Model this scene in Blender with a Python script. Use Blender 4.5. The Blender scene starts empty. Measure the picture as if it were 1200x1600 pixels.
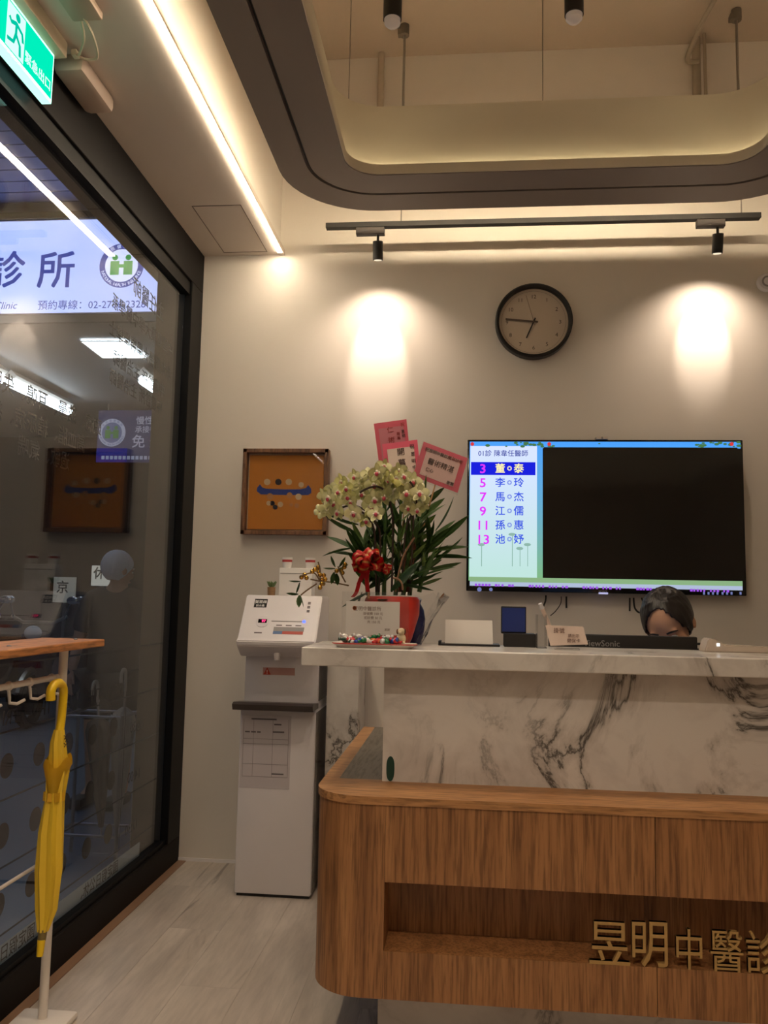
import bpy, bmesh, math, random
from mathutils import Vector, Matrix, Euler
random.seed(7)
SC = bpy.context.scene
COL = SC.collection
R = math.radians
PI = math.pi

# ------------------------------------------------------------------ camera
FPX = 1300.0
YAW, PITCH, ROLL = R(5.5426), R(5.9436), R(1.1167)
EYE = Vector((0, 0, 1.2))
_f = Vector((-math.sin(YAW) * math.cos(PITCH), math.cos(YAW) * math.cos(PITCH), math.sin(PITCH)))
_r0 = Vector((math.cos(YAW), math.sin(YAW), 0))
_u0 = _r0.cross(_f)
_r = _r0 * math.cos(ROLL) + _u0 * math.sin(ROLL)
_u = -_r0 * math.sin(ROLL) + _u0 * math.cos(ROLL)
cam = bpy.data.cameras.new('camera')
cam.sensor_fit = 'VERTICAL'
cam.sensor_height = 36.0
cam.lens = 36.0 * FPX / 1600.0
cam.clip_start = 0.02
camo = bpy.data.objects.new('camera', cam)
COL.objects.link(camo)
m = Matrix((( _r.x, _u.x, -_f.x, EYE.x), (_r.y, _u.y, -_f.y, EYE.y), (_r.z, _u.z, -_f.z, EYE.z), (0, 0, 0, 1)))
camo.matrix_world = m
SC.camera = camo

# ------------------------------------------------------------------ world and exposure
w = bpy.data.worlds.new('night')
SC.world = w
w.use_nodes = True
w.node_tree.nodes['Background'].inputs[0].default_value = (0.10, 0.13, 0.22, 1)
w.node_tree.nodes['Background'].inputs[1].default_value = 0.10
SC.view_settings.view_transform = 'Standard'
SC.view_settings.look = 'None'
SC.view_settings.exposure = 0.5
SC.view_settings.gamma = 1.0
SC.view_settings.use_curve_mapping = False
WARM = (1.0, 0.78, 0.55)
WARM2 = (1.0, 0.82, 0.56)

# ------------------------------------------------------------------ pixel to place
def ray(x, y):
    return _r * ((x - 600) / FPX) - _u * ((y - 800) / FPX) + _f
def at_y(x, y, Y):
    d = ray(x, y); return EYE + d * (Y / d.y)
def at_z(x, y, Z):
    d = ray(x, y); return EYE + d * ((Z - 1.2) / d.z)
def at_x(x, y, X):
    d = ray(x, y); return EYE + d * (X / d.x)

# ------------------------------------------------------------------ materials
def srgb(r, g, b):
    def c(v):
        v /= 255.0
        return v / 12.92 if v <= 0.04045 else ((v + 0.055) / 1.055) ** 2.4
    return (c(r), c(g), c(b), 1)
MATS = {}
def mat(name, col, rough=0.5, metal=0.0, noise=0.0, nscale=20, emit=None, estr=0.0, alpha=1.0, bump=0.0, coat=0.0, spec=0.5):
    if name in MATS: return MATS[name]
    if len(col) == 3: col = (*col, 1)
    m = bpy.data.materials.new(name); m.use_nodes = True
    nt = m.node_tree; b = nt.nodes['Principled BSDF']
    b.inputs['Base Color'].default_value = col
    b.inputs['Roughness'].default_value = rough
    b.inputs['Metallic'].default_value = metal
    b.inputs['Coat Weight'].default_value = coat
    b.inputs['Specular IOR Level'].default_value = spec
    b.inputs['Alpha'].default_value = alpha
    if emit:
        b.inputs['Emission Color'].default_value = (*emit[:3], 1)
        b.inputs['Emission Strength'].default_value = estr
    if noise or bump:
        tc = nt.nodes.new('ShaderNodeTexCoord'); n = nt.nodes.new('ShaderNodeTexNoise')
        n.inputs['Scale'].default_value = nscale; n.inputs['Detail'].default_value = 4
        nt.links.new(tc.outputs['Object'], n.inputs['Vector'])
        if noise:
            mx = nt.nodes.new('ShaderNodeMix'); mx.data_type = 'RGBA'
            mx.inputs[6].default_value = tuple(c * (1 - noise) for c in col[:3]) + (1,)
            mx.inputs[7].default_value = tuple(min(1, c * (1 + noise)) for c in col[:3]) + (1,)
            nt.links.new(n.outputs['Fac'], mx.inputs[0]); nt.links.new(mx.outputs[2], b.inputs['Base Color'])
        if bump:
            bp = nt.nodes.new('ShaderNodeBump'); bp.inputs['Strength'].default_value = bump; bp.inputs['Distance'].default_value = 0.002
            nt.links.new(n.outputs['Fac'], bp.inputs['Height']); nt.links.new(bp.outputs['Normal'], b.inputs['Normal'])
    MATS[name] = m
    return m
def emis(name, col, strength):
    if name in MATS: return MATS[name]
    m = bpy.data.materials.new(name); m.use_nodes = True; nt = m.node_tree
    nt.nodes.clear()
    e = nt.nodes.new('ShaderNodeEmission'); o = nt.nodes.new('ShaderNodeOutputMaterial')
    e.inputs[0].default_value = (*col[:3], 1); e.inputs[1].default_value = strength
    nt.links.new(e.outputs[0], o.inputs[0]); MATS[name] = m
    return m
def ramp(nt, src, stops):
    r = nt.nodes.new('ShaderNodeValToRGB'); nt.links.new(src, r.inputs[0])
    while len(r.color_ramp.elements) < len(stops): r.color_ramp.elements.new(0.5)
    for e, (p, c) in zip(r.color_ramp.elements, stops): e.position = p; e.color = c if len(c) == 4 else (*c, 1)
    return r.outputs[0]
def mapped(nt, scale, coord='Object'):
    tc = nt.nodes.new('ShaderNodeTexCoord'); mp = nt.nodes.new('ShaderNodeMapping')
    mp.inputs['Scale'].default_value = scale
    nt.links.new(tc.outputs[coord], mp.inputs['Vector']); return mp.outputs[0], mp
def noise(nt, vec, scale, detail=4, rough=0.5, dist=0.0):
    n = nt.nodes.new('ShaderNodeTexNoise'); n.inputs['Scale'].default_value = scale
    n.inputs['Detail'].default_value = detail; n.inputs['Roughness'].default_value = rough; n.inputs['Distortion'].default_value = dist
    nt.links.new(vec, n.inputs['Vector']); return n.outputs['Fac']
def mixc(nt, fac, a, b, mode='MIX'):
    mx = nt.nodes.new('ShaderNodeMix'); mx.data_type = 'RGBA'; mx.blend_type = mode
    for k, v in ((0, fac), (6, a), (7, b)):
        if hasattr(v, 'is_linked') or hasattr(v, 'links'): nt.links.new(v, mx.inputs[k])
        elif isinstance(v, (int, float)): mx.inputs[k].default_value = v
        else: mx.inputs[k].default_value = v if len(v) == 4 else (*v, 1)
    return mx.outputs[2]

def wood_mat(name, dark, mid, light, scale=(26, 26, 1.3), rough=0.45):
    m = bpy.data.materials.new(name); m.use_nodes = True; nt = m.node_tree; b = nt.nodes['Principled BSDF']
    v, mp = mapped(nt, scale)
    oi = nt.nodes.new('ShaderNodeObjectInfo'); cmb = nt.nodes.new('ShaderNodeVectorMath'); cmb.operation = 'SCALE'
    cmb.inputs[0].default_value = (31, 17, 53); nt.links.new(oi.outputs['Random'], cmb.inputs['Scale'])
    nt.links.new(cmb.outputs[0], mp.inputs['Location'])
    n1 = noise(nt, v, 1.0, 6, 0.6, 0.6); n2 = noise(nt, v, 5.5, 4, 0.6, 0.2)
    c1 = ramp(nt, n1, [(0.30, dark), (0.5, mid), (0.72, light)])
    c2 = ramp(nt, n2, [(0.38, (0.42, 0.40, 0.38)), (0.54, (1, 1, 1))])
    nt.links.new(mixc(nt, 0.75, c1, c2, 'MULTIPLY'), b.inputs['Base Color'])
    b.inputs['Roughness'].default_value = rough
    bp = nt.nodes.new('ShaderNodeBump'); bp.inputs['Strength'].default_value = 0.12; bp.inputs['Distance'].default_value = 0.002
    nt.links.new(n2, bp.inputs['Height']); nt.links.new(bp.outputs['Normal'], b.inputs['Normal'])
    MATS[name] = m; return m
WOOD = wood_mat('desk_wood', srgb(128, 86, 50), srgb(164, 114, 70), srgb(184, 134, 86))
WOODTOP = wood_mat('desk_wood_top', srgb(166, 116, 72), srgb(184, 134, 86), srgb(198, 148, 98), scale=(2, 22, 22))
RACKWOOD = wood_mat('rack_wood', srgb(190, 122, 62), srgb(206, 138, 76), srgb(216, 152, 90), scale=(22, 2, 22))
FRAMEWOOD = wood_mat('frame_wood', srgb(104, 70, 46), srgb(132, 92, 62), srgb(150, 108, 74), scale=(20, 20, 4))
DESKGREY = wood_mat('desk_grey_shaded', srgb(92, 84, 74), srgb(112, 104, 92), srgb(124, 116, 104), scale=(20, 2, 20))  # grey desk tone with the shade on the inner desktop mixed in

def marble_mat():
    m = bpy.data.materials.new('marble'); m.use_nodes = True; nt = m.node_tree; b = nt.nodes['Principled BSDF']
    v, mp = mapped(nt, (1.0, 1.0, 0.85))
    mp.inputs['Location'].default_value = (3.1, 0.4, 7.3)
    n0 = noise(nt, v, 2.3, 8, 0.62, 0.9)
    d = nt.nodes.new('ShaderNodeMath'); d.operation = 'SUBTRACT'; nt.links.new(n0, d.inputs[0]); d.inputs[1].default_value = 0.5
    a = nt.nodes.new('ShaderNodeMath'); a.operation = 'ABSOLUTE'; nt.links.new(d.outputs[0], a.inputs[0])
    vein = ramp(nt, a.outputs[0], [(0.0, (0.13, 0.125, 0.12)), (0.006, (0.40, 0.39, 0.38)), (0.018, (0.80, 0.79, 0.78)), (0.055, (1, 1, 1))])
    msk = ramp(nt, noise(nt, v, 1.9, 3), [(0.42, (0.12, 0.12, 0.12)), (0.54, (1, 1, 1))])
    vv = mixc(nt, msk, (1, 1, 1), vein)
    cloud = ramp(nt, noise(nt, v, 4.0, 5, 0.6, 0.8), [(0.30, srgb(198, 192, 186)), (0.55, srgb(226, 222, 216))])
    nt.links.new(mixc(nt, 1.0, cloud, vv, 'MULTIPLY'), b.inputs['Base Color'])
    b.inputs['Roughness'].default_value = 0.22
    MATS['marble'] = m; return m
MARBLE = marble_mat()

def plank_mat():
    m = bpy.data.materials.new('floor_plank'); m.use_nodes = True; nt = m.node_tree; b = nt.nodes['Principled BSDF']
    v, mp = mapped(nt, (7, 0.9, 7))
    oi = nt.nodes.new('ShaderNodeObjectInfo'); cmb = nt.nodes.new('ShaderNodeVectorMath'); cmb.operation = 'SCALE'
    cmb.inputs[0].default_value = (41, 67, 3); nt.links.new(oi.outputs['Random'], cmb.inputs['Scale']); nt.links.new(cmb.outputs[0], mp.inputs['Location'])
    base = ramp(nt, noise(nt, v, 1.2, 5, 0.6, 0.5), [(0.32, srgb(178, 166, 154)), (0.6, srgb(206, 194, 180))])
    fine = ramp(nt, noise(nt, v, 9, 4, 0.6), [(0.3, (0.86, 0.86, 0.86)), (0.6, (1, 1, 1))])
    knot = ramp(nt, noise(nt, v, 1.7, 3, 0.55, 1.2), [(0.27, (0.55, 0.53, 0.53)), (0.36, (1, 1, 1))])
    c = mixc(nt, 1.0, mixc(nt, 1.0, base, fine, 'MULTIPLY'), knot, 'MULTIPLY')
    nt.links.new(c, b.inputs['Base Color'])
    b.inputs['Roughness'].default_value = 0.34
    MATS['floor_plank'] = m; return m
PLANK = plank_mat()

def glass_mat(name, tint=(0.9, 0.93, 0.95), f0=0.04, rough=0.0):
    m = bpy.data.materials.new(name); m.use_nodes = True; nt = m.node_tree; nt.nodes.clear()
    out = nt.nodes.new('ShaderNodeOutputMaterial'); mx = nt.nodes.new('ShaderNodeMixShader')
    t = nt.nodes.new('ShaderNodeBsdfTransparent'); t.inputs[0].default_value = (*tint, 1)
    g = nt.nodes.new('ShaderNodeBsdfGlossy'); g.inputs['Roughness'].default_value = rough
    lw = nt.nodes.new('ShaderNodeLayerWeight'); lw.inputs[0].default_value = 0.5
    p = nt.nodes.new('ShaderNodeMath'); p.operation = 'POWER'; nt.links.new(lw.outputs['Facing'], p.inputs[0]); p.inputs[1].default_value = 5
    ma = nt.nodes.new('ShaderNodeMath'); ma.operation = 'MULTIPLY_ADD'; nt.links.new(p.outputs[0], ma.inputs[0]); ma.inputs[1].default_value = 1 - f0; ma.inputs[2].default_value = f0
    nt.links.new(ma.outputs[0], mx.inputs[0]); nt.links.new(t.outputs[0], mx.inputs[1]); nt.links.new(g.outputs[0], mx.inputs[2]); nt.links.new(mx.outputs[0], out.inputs[0])
    MATS[name] = m; return m
GLASS = glass_mat('window_glass', f0=0.07)
ACRYL = glass_mat('clear_acrylic', (0.985, 0.985, 0.985), 0.03)
FILM = glass_mat('clear_film', (0.97, 0.97, 0.97), 0.05, 0.08)

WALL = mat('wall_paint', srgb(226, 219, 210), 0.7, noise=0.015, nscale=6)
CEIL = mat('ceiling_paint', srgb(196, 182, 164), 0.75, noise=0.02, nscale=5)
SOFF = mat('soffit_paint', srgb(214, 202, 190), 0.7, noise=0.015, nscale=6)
RINGG = mat('ring_grey', srgb(134, 121, 113), 0.65, noise=0.03, nscale=9)
RINGW = mat('ring_white', srgb(222, 212, 196), 0.7, noise=0.01)
BROWNF = mat('frame_brown', srgb(19, 15, 14), 0.6, noise=0.06, nscale=40, spec=0.2)
BLACKF = mat('frame_black', srgb(11, 11, 12), 0.5, noise=0.05, nscale=40, spec=0.2)
BLACK = mat('matte_black', srgb(26, 24, 24), 0.5, noise=0.05, nscale=60)
BLACKG = mat('gloss_black', srgb(12, 11, 12), 0.12, noise=0.02)
WHITEP = mat('white_plastic', srgb(232, 228, 230), 0.3, noise=0.01)
WHITEM = mat('white_metal', srgb(232, 224, 214), 0.35, noise=0.02, nscale=30)
PAPER = mat('paper_white', srgb(246, 243, 238), 0.8, noise=0.01)
GREYP = mat('grey_plastic', srgb(150, 146, 146), 0.4, noise=0.02)
STEEL = mat('steel', srgb(170, 165, 158), 0.3, 1.0, noise=0.04)
GOLD = mat('gold_letter', srgb(186, 150, 92), 0.35, 0.25, noise=0.03)
INK = mat('ink_dark', srgb(46, 42, 44), 0.7, noise=0.02)
INKV = mat('vinyl_black', srgb(20, 18, 18), 0.6, noise=0.02)
RED = mat('red_glaze', srgb(206, 46, 34), 0.3, noise=0.05, nscale=12)
YEL = mat('umbrella_yellow', srgb(236, 198, 52), 0.5, noise=0.08, nscale=14, bump=0.3)
YELH = mat('handle_yellow', srgb(240, 200, 30), 0.3, noise=0.03)

# ------------------------------------------------------------------ builders
ORG = {}
def setp(o, label=None, cat=None, group=None, kind=None):
    if label: o['label'] = label
    if cat: o['category'] = cat
    if group: o['group'] = group
    if kind: o['kind'] = kind
    return o
def thing(name, label, cat, loc, group=None):
    o = bpy.data.objects.new(name, None); o.empty_display_size = 0.05
    COL.objects.link(o); o.location = loc; ORG[o] = Vector(loc)
    return setp(o, label, cat, group)
def obj(name, bm, mats, parent=None, smooth=False, loc=None):
    """bm in world coordinates -> one mesh object (local to parent's root)"""
    org = ORG.get(parent, Vector((0, 0, 0))) if parent else Vector(loc or (0, 0, 0))
    bm.transform(Matrix.Translation(-org))
    me = bpy.data.meshes.new(name); bm.normal_update(); bm.to_mesh(me); bm.free()
    if not isinstance(mats, (list, tuple)): mats = [mats]
    for mm in mats: me.materials.append(mm)
    if smooth:
        for p in me.polygons: p.use_smooth = True
        if smooth != 'all':
            me.set_sharp_from_angle(angle=R(40))
    o = bpy.data.objects.new(name, me); COL.objects.link(o)
    if parent: o.parent = parent; ORG[o] = org
    else: o.location = org; ORG[o] = org
    return o
def struct(name, bm, mats, smooth=False, parent=None):
    o = obj(name, bm, mats, parent, smooth)
    if not parent: o['kind'] = 'structure'
    return o
def BM(): return bmesh.new()
def box(bm, lo, hi, bev=0.0, mi=0, M=None):
    lo = Vector(lo); hi = Vector(hi)
    c = (lo + hi) / 2; s = hi - lo
    g = bmesh.ops.create_cube(bm, size=1.0, matrix=Matrix.Translation(c) @ Matrix.Diagonal((abs(s.x), abs(s.y), abs(s.z), 1)))
    vs = g['verts']
    if bev:
        es = list({e for v in vs for e in v.link_edges})
        r = bmesh.ops.bevel(bm, geom=es, offset=bev, segments=2, affect='EDGES', profile=0.5)
        vs = list({v for f in r['faces'] for v in f.verts} | {v for v in vs if v.is_valid})
    for f in {f for v in vs if v.is_valid for f in v.link_faces}: f.material_index = mi
    if M: bmesh.ops.transform(bm, matrix=M, verts=[v for v in vs if v.is_valid])
    return bm
def cone(bm, p0, p1, r0, r1=None, seg=20, cap=True, mi=0):
    p0 = Vector(p0); p1 = Vector(p1); d = p1 - p0; L = d.length
    r1 = r0 if r1 is None else r1
    q = d.to_track_quat('Z', 'Y').to_matrix().to_4x4()
    g = bmesh.ops.create_cone(bm, cap_ends=cap, segments=seg, radius1=r0, radius2=r1, depth=L, matrix=Matrix.Translation((p0 + p1) / 2) @ q)
    for f in {f for v in g['verts'] for f in v.link_faces}: f.material_index = mi
    return bm
def ball(bm, c, r, sc=(1, 1, 1), seg=12, mi=0, M=None):
    mt = Matrix.Translation(Vector(c)) @ (M or Matrix.Identity(4)) @ Matrix.Diagonal((r * sc[0], r * sc[1], r * sc[2], 1))
    g = bmesh.ops.create_uvsphere(bm, u_segments=seg, v_segments=max(6, seg * 2 // 3), radius=1, matrix=mt)
    for f in {f for v in g['verts'] for f in v.link_faces}: f.material_index = mi
    return bm
def tube(bm, pts, rad, seg=8, mi=0, closed=False):
    pts = [Vector(p) for p in pts]; n = len(pts)
    rads = rad if isinstance(rad, (list, tuple)) else [rad] * n
    rings = []; prev = None
    for i, p in enumerate(pts):
        t = (pts[min(i + 1, n - 1)] - pts[max(i - 1, 0)]).normalized()
        a = prev if prev is not None else (Vector((0, 0, 1)) if abs(t.z) < 0.9 else Vector((1, 0, 0)))
        a = (a - t * a.dot(t)).normalized(); b = t.cross(a); prev = a
        rings.append([bm.verts.new(p + (a * math.cos(2 * PI * k / seg) + b * math.sin(2 * PI * k / seg)) * rads[i]) for k in range(seg)])
    for i in range(n - 1):
        for k in range(seg):
            f = bm.faces.new((rings[i][k], rings[i][(k + 1) % seg], rings[i + 1][(k + 1) % seg], rings[i + 1][k])); f.material_index = mi
    for rg in (rings[0][::-1], rings[-1]):
        f = bm.faces.new(rg); f.material_index = mi
    return bm
def smooth_path(pts, n=6):
    pts = [Vector(p) for p in pts]; out = []
    P = [pts[0]] + pts + [pts[-1]]
    for i in range(1, len(P) - 2):
        for k in range(n):
            t = k / n; a, b, c, d = P[i - 1], P[i], P[i + 1], P[i + 2]
            out.append(0.5 * ((2 * b) + (-a + c) * t + (2 * a - 5 * b + 4 * c - d) * t * t + (-a + 3 * b - 3 * c + d) * t ** 3))
    out.append(pts[-1]); return out
def lathe(bm, prof, c, seg=28, mi=0):
    c = Vector(c); rings = []
    for r, z in prof:
        if r < 1e-5: rings.append([bm.verts.new(c + Vector((0, 0, z)))])
        else: rings.append([bm.verts.new(c + Vector((r * math.cos(2 * PI * k / seg), r * math.sin(2 * PI * k / seg), z))) for k in range(seg)])
    for A, B in zip(rings, rings[1:]):
        for k in range(seg):
            k2 = (k + 1) % seg
            if len(A) == 1 and len(B) == 1: continue
            if len(A) == 1: vs = (A[0], B[k], B[k2])
            elif len(B) == 1: vs = (A[k], A[k2], B[0])
            else: vs = (A[k], A[k2], B[k2], B[k])
            f = bm.faces.new(vs); f.material_index = mi
    return bm
def poly(bm, pts, vec, mi=0):
    """extrude planar outline pts along vec"""
    vec = Vector(vec); a = [bm.verts.new(Vector(p)) for p in pts]; b = [bm.verts.new(Vector(p) + vec) for p in pts]; n = len(a)
    fs = [bm.faces.new(a[::-1]), bm.faces.new(b)]
    for i in range(n): fs.append(bm.faces.new((a[i], a[(i + 1) % n], b[(i + 1) % n], b[i])))
    for f in fs: f.material_index = mi
    bmesh.ops.recalc_face_normals(bm, faces=fs)
    return bm
def quad_on(bm, P0, right, up, x0, y0, x1, y1, d=0.0006, mi=0):
    n = right.cross(up)
    pts = [P0 + right * x + up * y for x, y in ((x0, y0), (x1, y0), (x1, y1), (x0, y1))]
    return poly(bm, pts, n * d, mi)
def text_bm(bm, body, size, origin, right, up, align='CENTER', depth=0.0006, bold=0.0, shear=0.0, lift=0.0, mi=0, xs=1.0):
    cu = bpy.data.curves.new('t', 'FONT'); cu.body = body; cu.size = 1.0; cu.align_x = align; cu.extrude = 0.0
    cu.shear = shear; cu.resolution_u = 2
    o = bpy.data.objects.new('t', cu); COL.objects.link(o)
    dg = bpy.context.evaluated_depsgraph_get(); dg.update()
    me = bpy.data.meshes.new_from_object(o.evaluated_get(dg))
    bpy.data.objects.remove(o); bpy.data.curves.remove(cu)
    right = Vector(right); up = Vector(up); nrm = right.cross(up); origin = Vector(origin)
    tb = bmesh.new(); tb.from_mesh(me); bpy.data.meshes.remove(me)
    r = bmesh.ops.extrude_face_region(tb, geom=tb.faces[:])
    for v in [g for g in r['geom'] if isinstance(g, bmesh.types.BMVert)]: v.co.z += depth / size
    for v in tb.verts:
        q = v.co; v.co = origin + right * (q.x * size * xs) + up * ((q.y - 0.36) * size) + nrm * (q.z * size + lift)
    bmesh.ops.recalc_face_normals(tb, faces=tb.faces[:])
    for f in tb.faces: f.material_index = mi
    tmp = bpy.data.meshes.new('x'); tb.to_mesh(tmp); tb.free()
    shifts = [(0, 0)] if not bold else [(-bold, -bold), (bold, -bold), (bold, bold), (-bold, bold)]
    for ki, (sx, sy) in enumerate(shifts):
        bm.verts.ensure_lookup_table(); n0 = len(bm.verts); bm.from_mesh(tmp); bm.verts.ensure_lookup_table()
        dv = right * (sx * size) + up * (sy * size) + nrm * (ki * min(6e-5, depth * 0.12))
        for v in bm.verts[n0:]: v.co += dv
    bpy.data.meshes.remove(tmp); return bm
XR, YU = Vector((1, 0, 0)), Vector((0, 0, 1))
def copy_part(src, parent, mw=None):
    c = src.copy(); COL.objects.link(c); c.parent = parent
    if mw is not None: c.matrix_local = mw
    ORG[c] = ORG.get(parent, Vector((0, 0, 0)))
    return c
def rrect(x0, y0, x1, y1, r, n=10):
    pts = []
    for cx, cy, a0 in ((x1 - r, y1 - r, 0), (x0 + r, y1 - r, 90), (x0 + r, y0 + r, 180), (x1 - r, y0 + r, 270)):
        for k in range(n + 1):
            a = R(a0 + 90 * k / n); pts.append((cx + r * math.cos(a), cy + r * math.sin(a)))
    return pts
def loft_rings(bm, rings, closed=True, mi=0):
    V = [[bm.verts.new(Vector(p)) for p in rg] for rg in rings]; n = len(V[0]); fs = []
    for A, B in zip(V, V[1:]):
        for k in range(n if closed else n - 1):
            f = bm.faces.new((A[k], A[(k + 1) % n], B[(k + 1) % n], B[k])); f.material_index = mi; fs.append(f)
    return V, fs
def spot(name, loc, target, power, size, blend, parent=None, rad=0.02, col=WARM):
    l = bpy.data.lights.new(name, 'SPOT'); l.energy = power; l.spot_size = R(size); l.spot_blend = blend; l.color = col; l.shadow_soft_size = rad
    o = bpy.data.objects.new(name, l); COL.objects.link(o)
    o.rotation_euler = (Vector(target) - Vector(loc)).to_track_quat('-Z', 'Y').to_euler()
    if parent: o.parent = parent; o.location = Vector(loc) - ORG[parent]
    else: o.location = loc
    return o

# ================================================================== ROOM SHELL
YB = 3.82      # back wall
XG = -1.312    # window glass plane
XF = -1.278    # inner face of window frame
ZC = 3.85
b = BM(); box(b, (XF, YB, 0), (2.72, YB + 0.12, ZC)); struct('wall_back', b, WALL)
b = BM(); box(b, (2.7, -2.6, 0), (2.82, YB, ZC)); struct('wall_right', b, WALL)
b = BM(); box(b, (-1.34, -2.72, 0), (2.72, -2.6, ZC)); struct('wall_front', b, WALL)
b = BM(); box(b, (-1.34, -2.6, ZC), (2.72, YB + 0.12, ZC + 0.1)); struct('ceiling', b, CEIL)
# soffit over the window with its light side face
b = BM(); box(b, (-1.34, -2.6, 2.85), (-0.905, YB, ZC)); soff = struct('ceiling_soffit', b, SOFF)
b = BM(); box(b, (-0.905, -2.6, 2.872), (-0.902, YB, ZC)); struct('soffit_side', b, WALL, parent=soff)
b = BM()
pa = [at_z(x, y, 2.85) for x, y in ((316, 297), (380, 297), (425, 392), (364, 396))]
x0, x1 = -1.17, -0.955; y0, y1 = 3.30, 3.78
for lo, hi in (((x0, y0), (x1, y0 + 0.004)), ((x0, y1 - 0.004), (x1, y1)), ((x0, y0), (x0 + 0.004, y1)), ((x1 - 0.004, y0), (x1, y1))):
    box(b, (lo[0], lo[1], 2.8485), (hi[0], hi[1], 2.8505))
struct('access_panel', b, mat('panel_gap', srgb(120, 108, 98), 0.8, noise=0.02), parent=soff)
b = BM(); box(b, (XF, YB - 0.006, 0), (-0.1, YB, 0.014)); struct('baseboard_back', b, WHITEP)
# floor with single planks
b = BM(); box(b, (-1.34, -2.6, -0.1), (2.72, YB, -0.012)); floor = struct('floor', b, mat('floor_joint', srgb(150, 138, 126), 0.8, noise=0.05))
PW, PL = 0.19, 1.22
def plank_mesh(wd, ln):
    b = BM(); box(b, (0, 0, -0.012), (wd - 0.0007, ln - 0.0007, 0.0))
    me = bpy.data.meshes.new('plank'); b.to_mesh(me); b.free(); me.materials.append(PLANK); return me
pm = {}
i = 0; x = -1.285 + 0.045
while x < 2.7:
    wd = min(PW, 2.7 - x); y = -2.6 - (i * 0.43) % PL
    while y < YB:
        ya = max(y, -2.6); yb = min(y + PL, YB)
        if yb - ya > 0.03:
            key = (round(wd, 3), round(yb - ya, 3))
            if key not in pm: pm[key] = plank_mesh(wd, yb - ya)
            o = bpy.data.objects.new('plank', pm[key]); COL.objects.link(o); o.parent = floor; o.location = (x, ya, 0)
        y += PL
    x += PW; i += 1
b = BM(); box(b, (XF, -2.6, -0.012), (-1.241, YB, 0.002)); struct('trim_1', b, mat('sill_strip_brown', srgb(150, 118, 94), 0.4, noise=0.08, nscale=15))  # narrow brown strip on the floor along the window sill

# ------------------------------------------------------------------ window_1: dark frame, big pane, vinyl lettering
b = BM(); box(b, (-1.40, -2.6, 0), (XF, YB - 0.0, 0.11), 0.003); win = struct('window_1', b, BROWNF)
b = BM(); box(b, (-1.34, -2.6, 0.11), (-1.29, 3.665, 0.128)); obj('sill_ledge', b, BLACKF, win)
b = BM(); box(b, (-1.40, -2.6, 2.66), (XF, YB, 2.85), 0.003); obj('head_beam', b, BROWNF, win)
b = BM(); box(b, (-1.34, -2.6, 2.60), (-1.29, 3.665, 2.66)); obj('head_rail', b, BLACKF, win)
b = BM(); box(b, (-1.315, 3.665, 0.11), (XF, YB, 2.66), 0.003); obj('jamb', b, BLACKF, win)
b = BM(); box(b, (-1.40, -0.65, 0.11), (XF, -0.55, 2.66), 0.003); obj('mullion', b, BLACKF, win)
b = BM(); box(b, (XG - 0.004, -2.6, 0.12), (XG + 0.002, 3.667, 2.63)); obj('pane', b, GLASS, win)
VX = XG - 0.0055   # lettering on the outer side of the pane
MR = Vector((0, -1, 0))
# opening-hours table: lines, dots, day names and times (read from the street)
b = BM()
for z in (0.987, 0.794, 0.60, 0.407, 0.2135):
    box(b, (VX - 0.0006, 1.6, z - 0.003), (VX, 3.60, z + 0.003))
box(b, (VX - 0.0006, 3.224, 0.2135), (VX, 3.227, 0.987))
obj('table_rule', b, INKV, win)
db = BM()
cyc = [(0, 0.036 * math.cos(2 * PI * k / 28), 0.036 * math.sin(2 * PI * k / 28)) for k in range(28)]
poly(db, cyc, (-0.0006, 0, 0))
dme = bpy.data.meshes.new('hours_dot'); db.to_mesh(dme); db.free(); dme.materials.append(mat('vinyl_brown', srgb(44, 30, 24), 0.6, noise=0.02))
for z in (0.695, 0.498, 0.303):
    for y in (3.117, 2.936, 2.749, 2.557, 2.37, 2.183):
        o = bpy.data.objects.new('hours_dot', dme); COL.objects.link(o); o.parent = win; o.location = (VX, y, z)
for t, y in (('MON', 3.117), ('TUE', 2.936), ('WED', 2.749), ('THU', 2.557), ('FRI', 2.37), ('SAT', 2.183)):
    b = BM(); text_bm(b, t, 0.062, (VX, y, 0.836), MR, YU); obj('day_lettering', b, INKV, win)
for t, z in (('17:30', 0.27), ('14:00', 0.472), ('08:30', 0.668)):
    b = BM(); text_bm(b, t, 0.06, (VX, 3.344, z), MR, YU); obj('time_lettering', b, INKV, win)
for t, s, y, z in (('中國醫藥大學中醫學系', 0.066, 3.226, 2.292), ('台北醫學大學醫學學士', 0.066, 3.216, 2.184),
                   ('中醫診所 主治醫師', 0.066, 3.206, 2.085), ('中醫診所 主治醫師', 0.066, 3.186, 2.006),
                   ('頭痛、眩暈、耳鳴、失眠', 0.066, 2.508, 1.795), ('高血脂、糖尿病、痛風', 0.066, 2.42, 1.713), ('過敏、氣喘', 0.066, 2.478, 1.633),
                   ('主任醫師', 0.085, 3.255, 2.42)):
    b = BM(); text_bm(b, t, s, (VX, y, z), MR, YU, bold=0.006); obj('vinyl_lettering', b, INKV, win)
b = BM(); box(b, (VX - 0.0004, 1.6, 0.130), (VX, 3.44, 0.185)); obj('notice_band', b, mat('frosted_band', srgb(176, 190, 200), 0.7, noise=0.03), win)
b = BM()
for y in (3.05, 2.42, 1.9): text_bm(b, '國定假日公休、', 0.05, (VX + 0.001, y, 0.158), MR, YU, depth=0.0004)
obj('notice_lettering', b, INKV, win)

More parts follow.
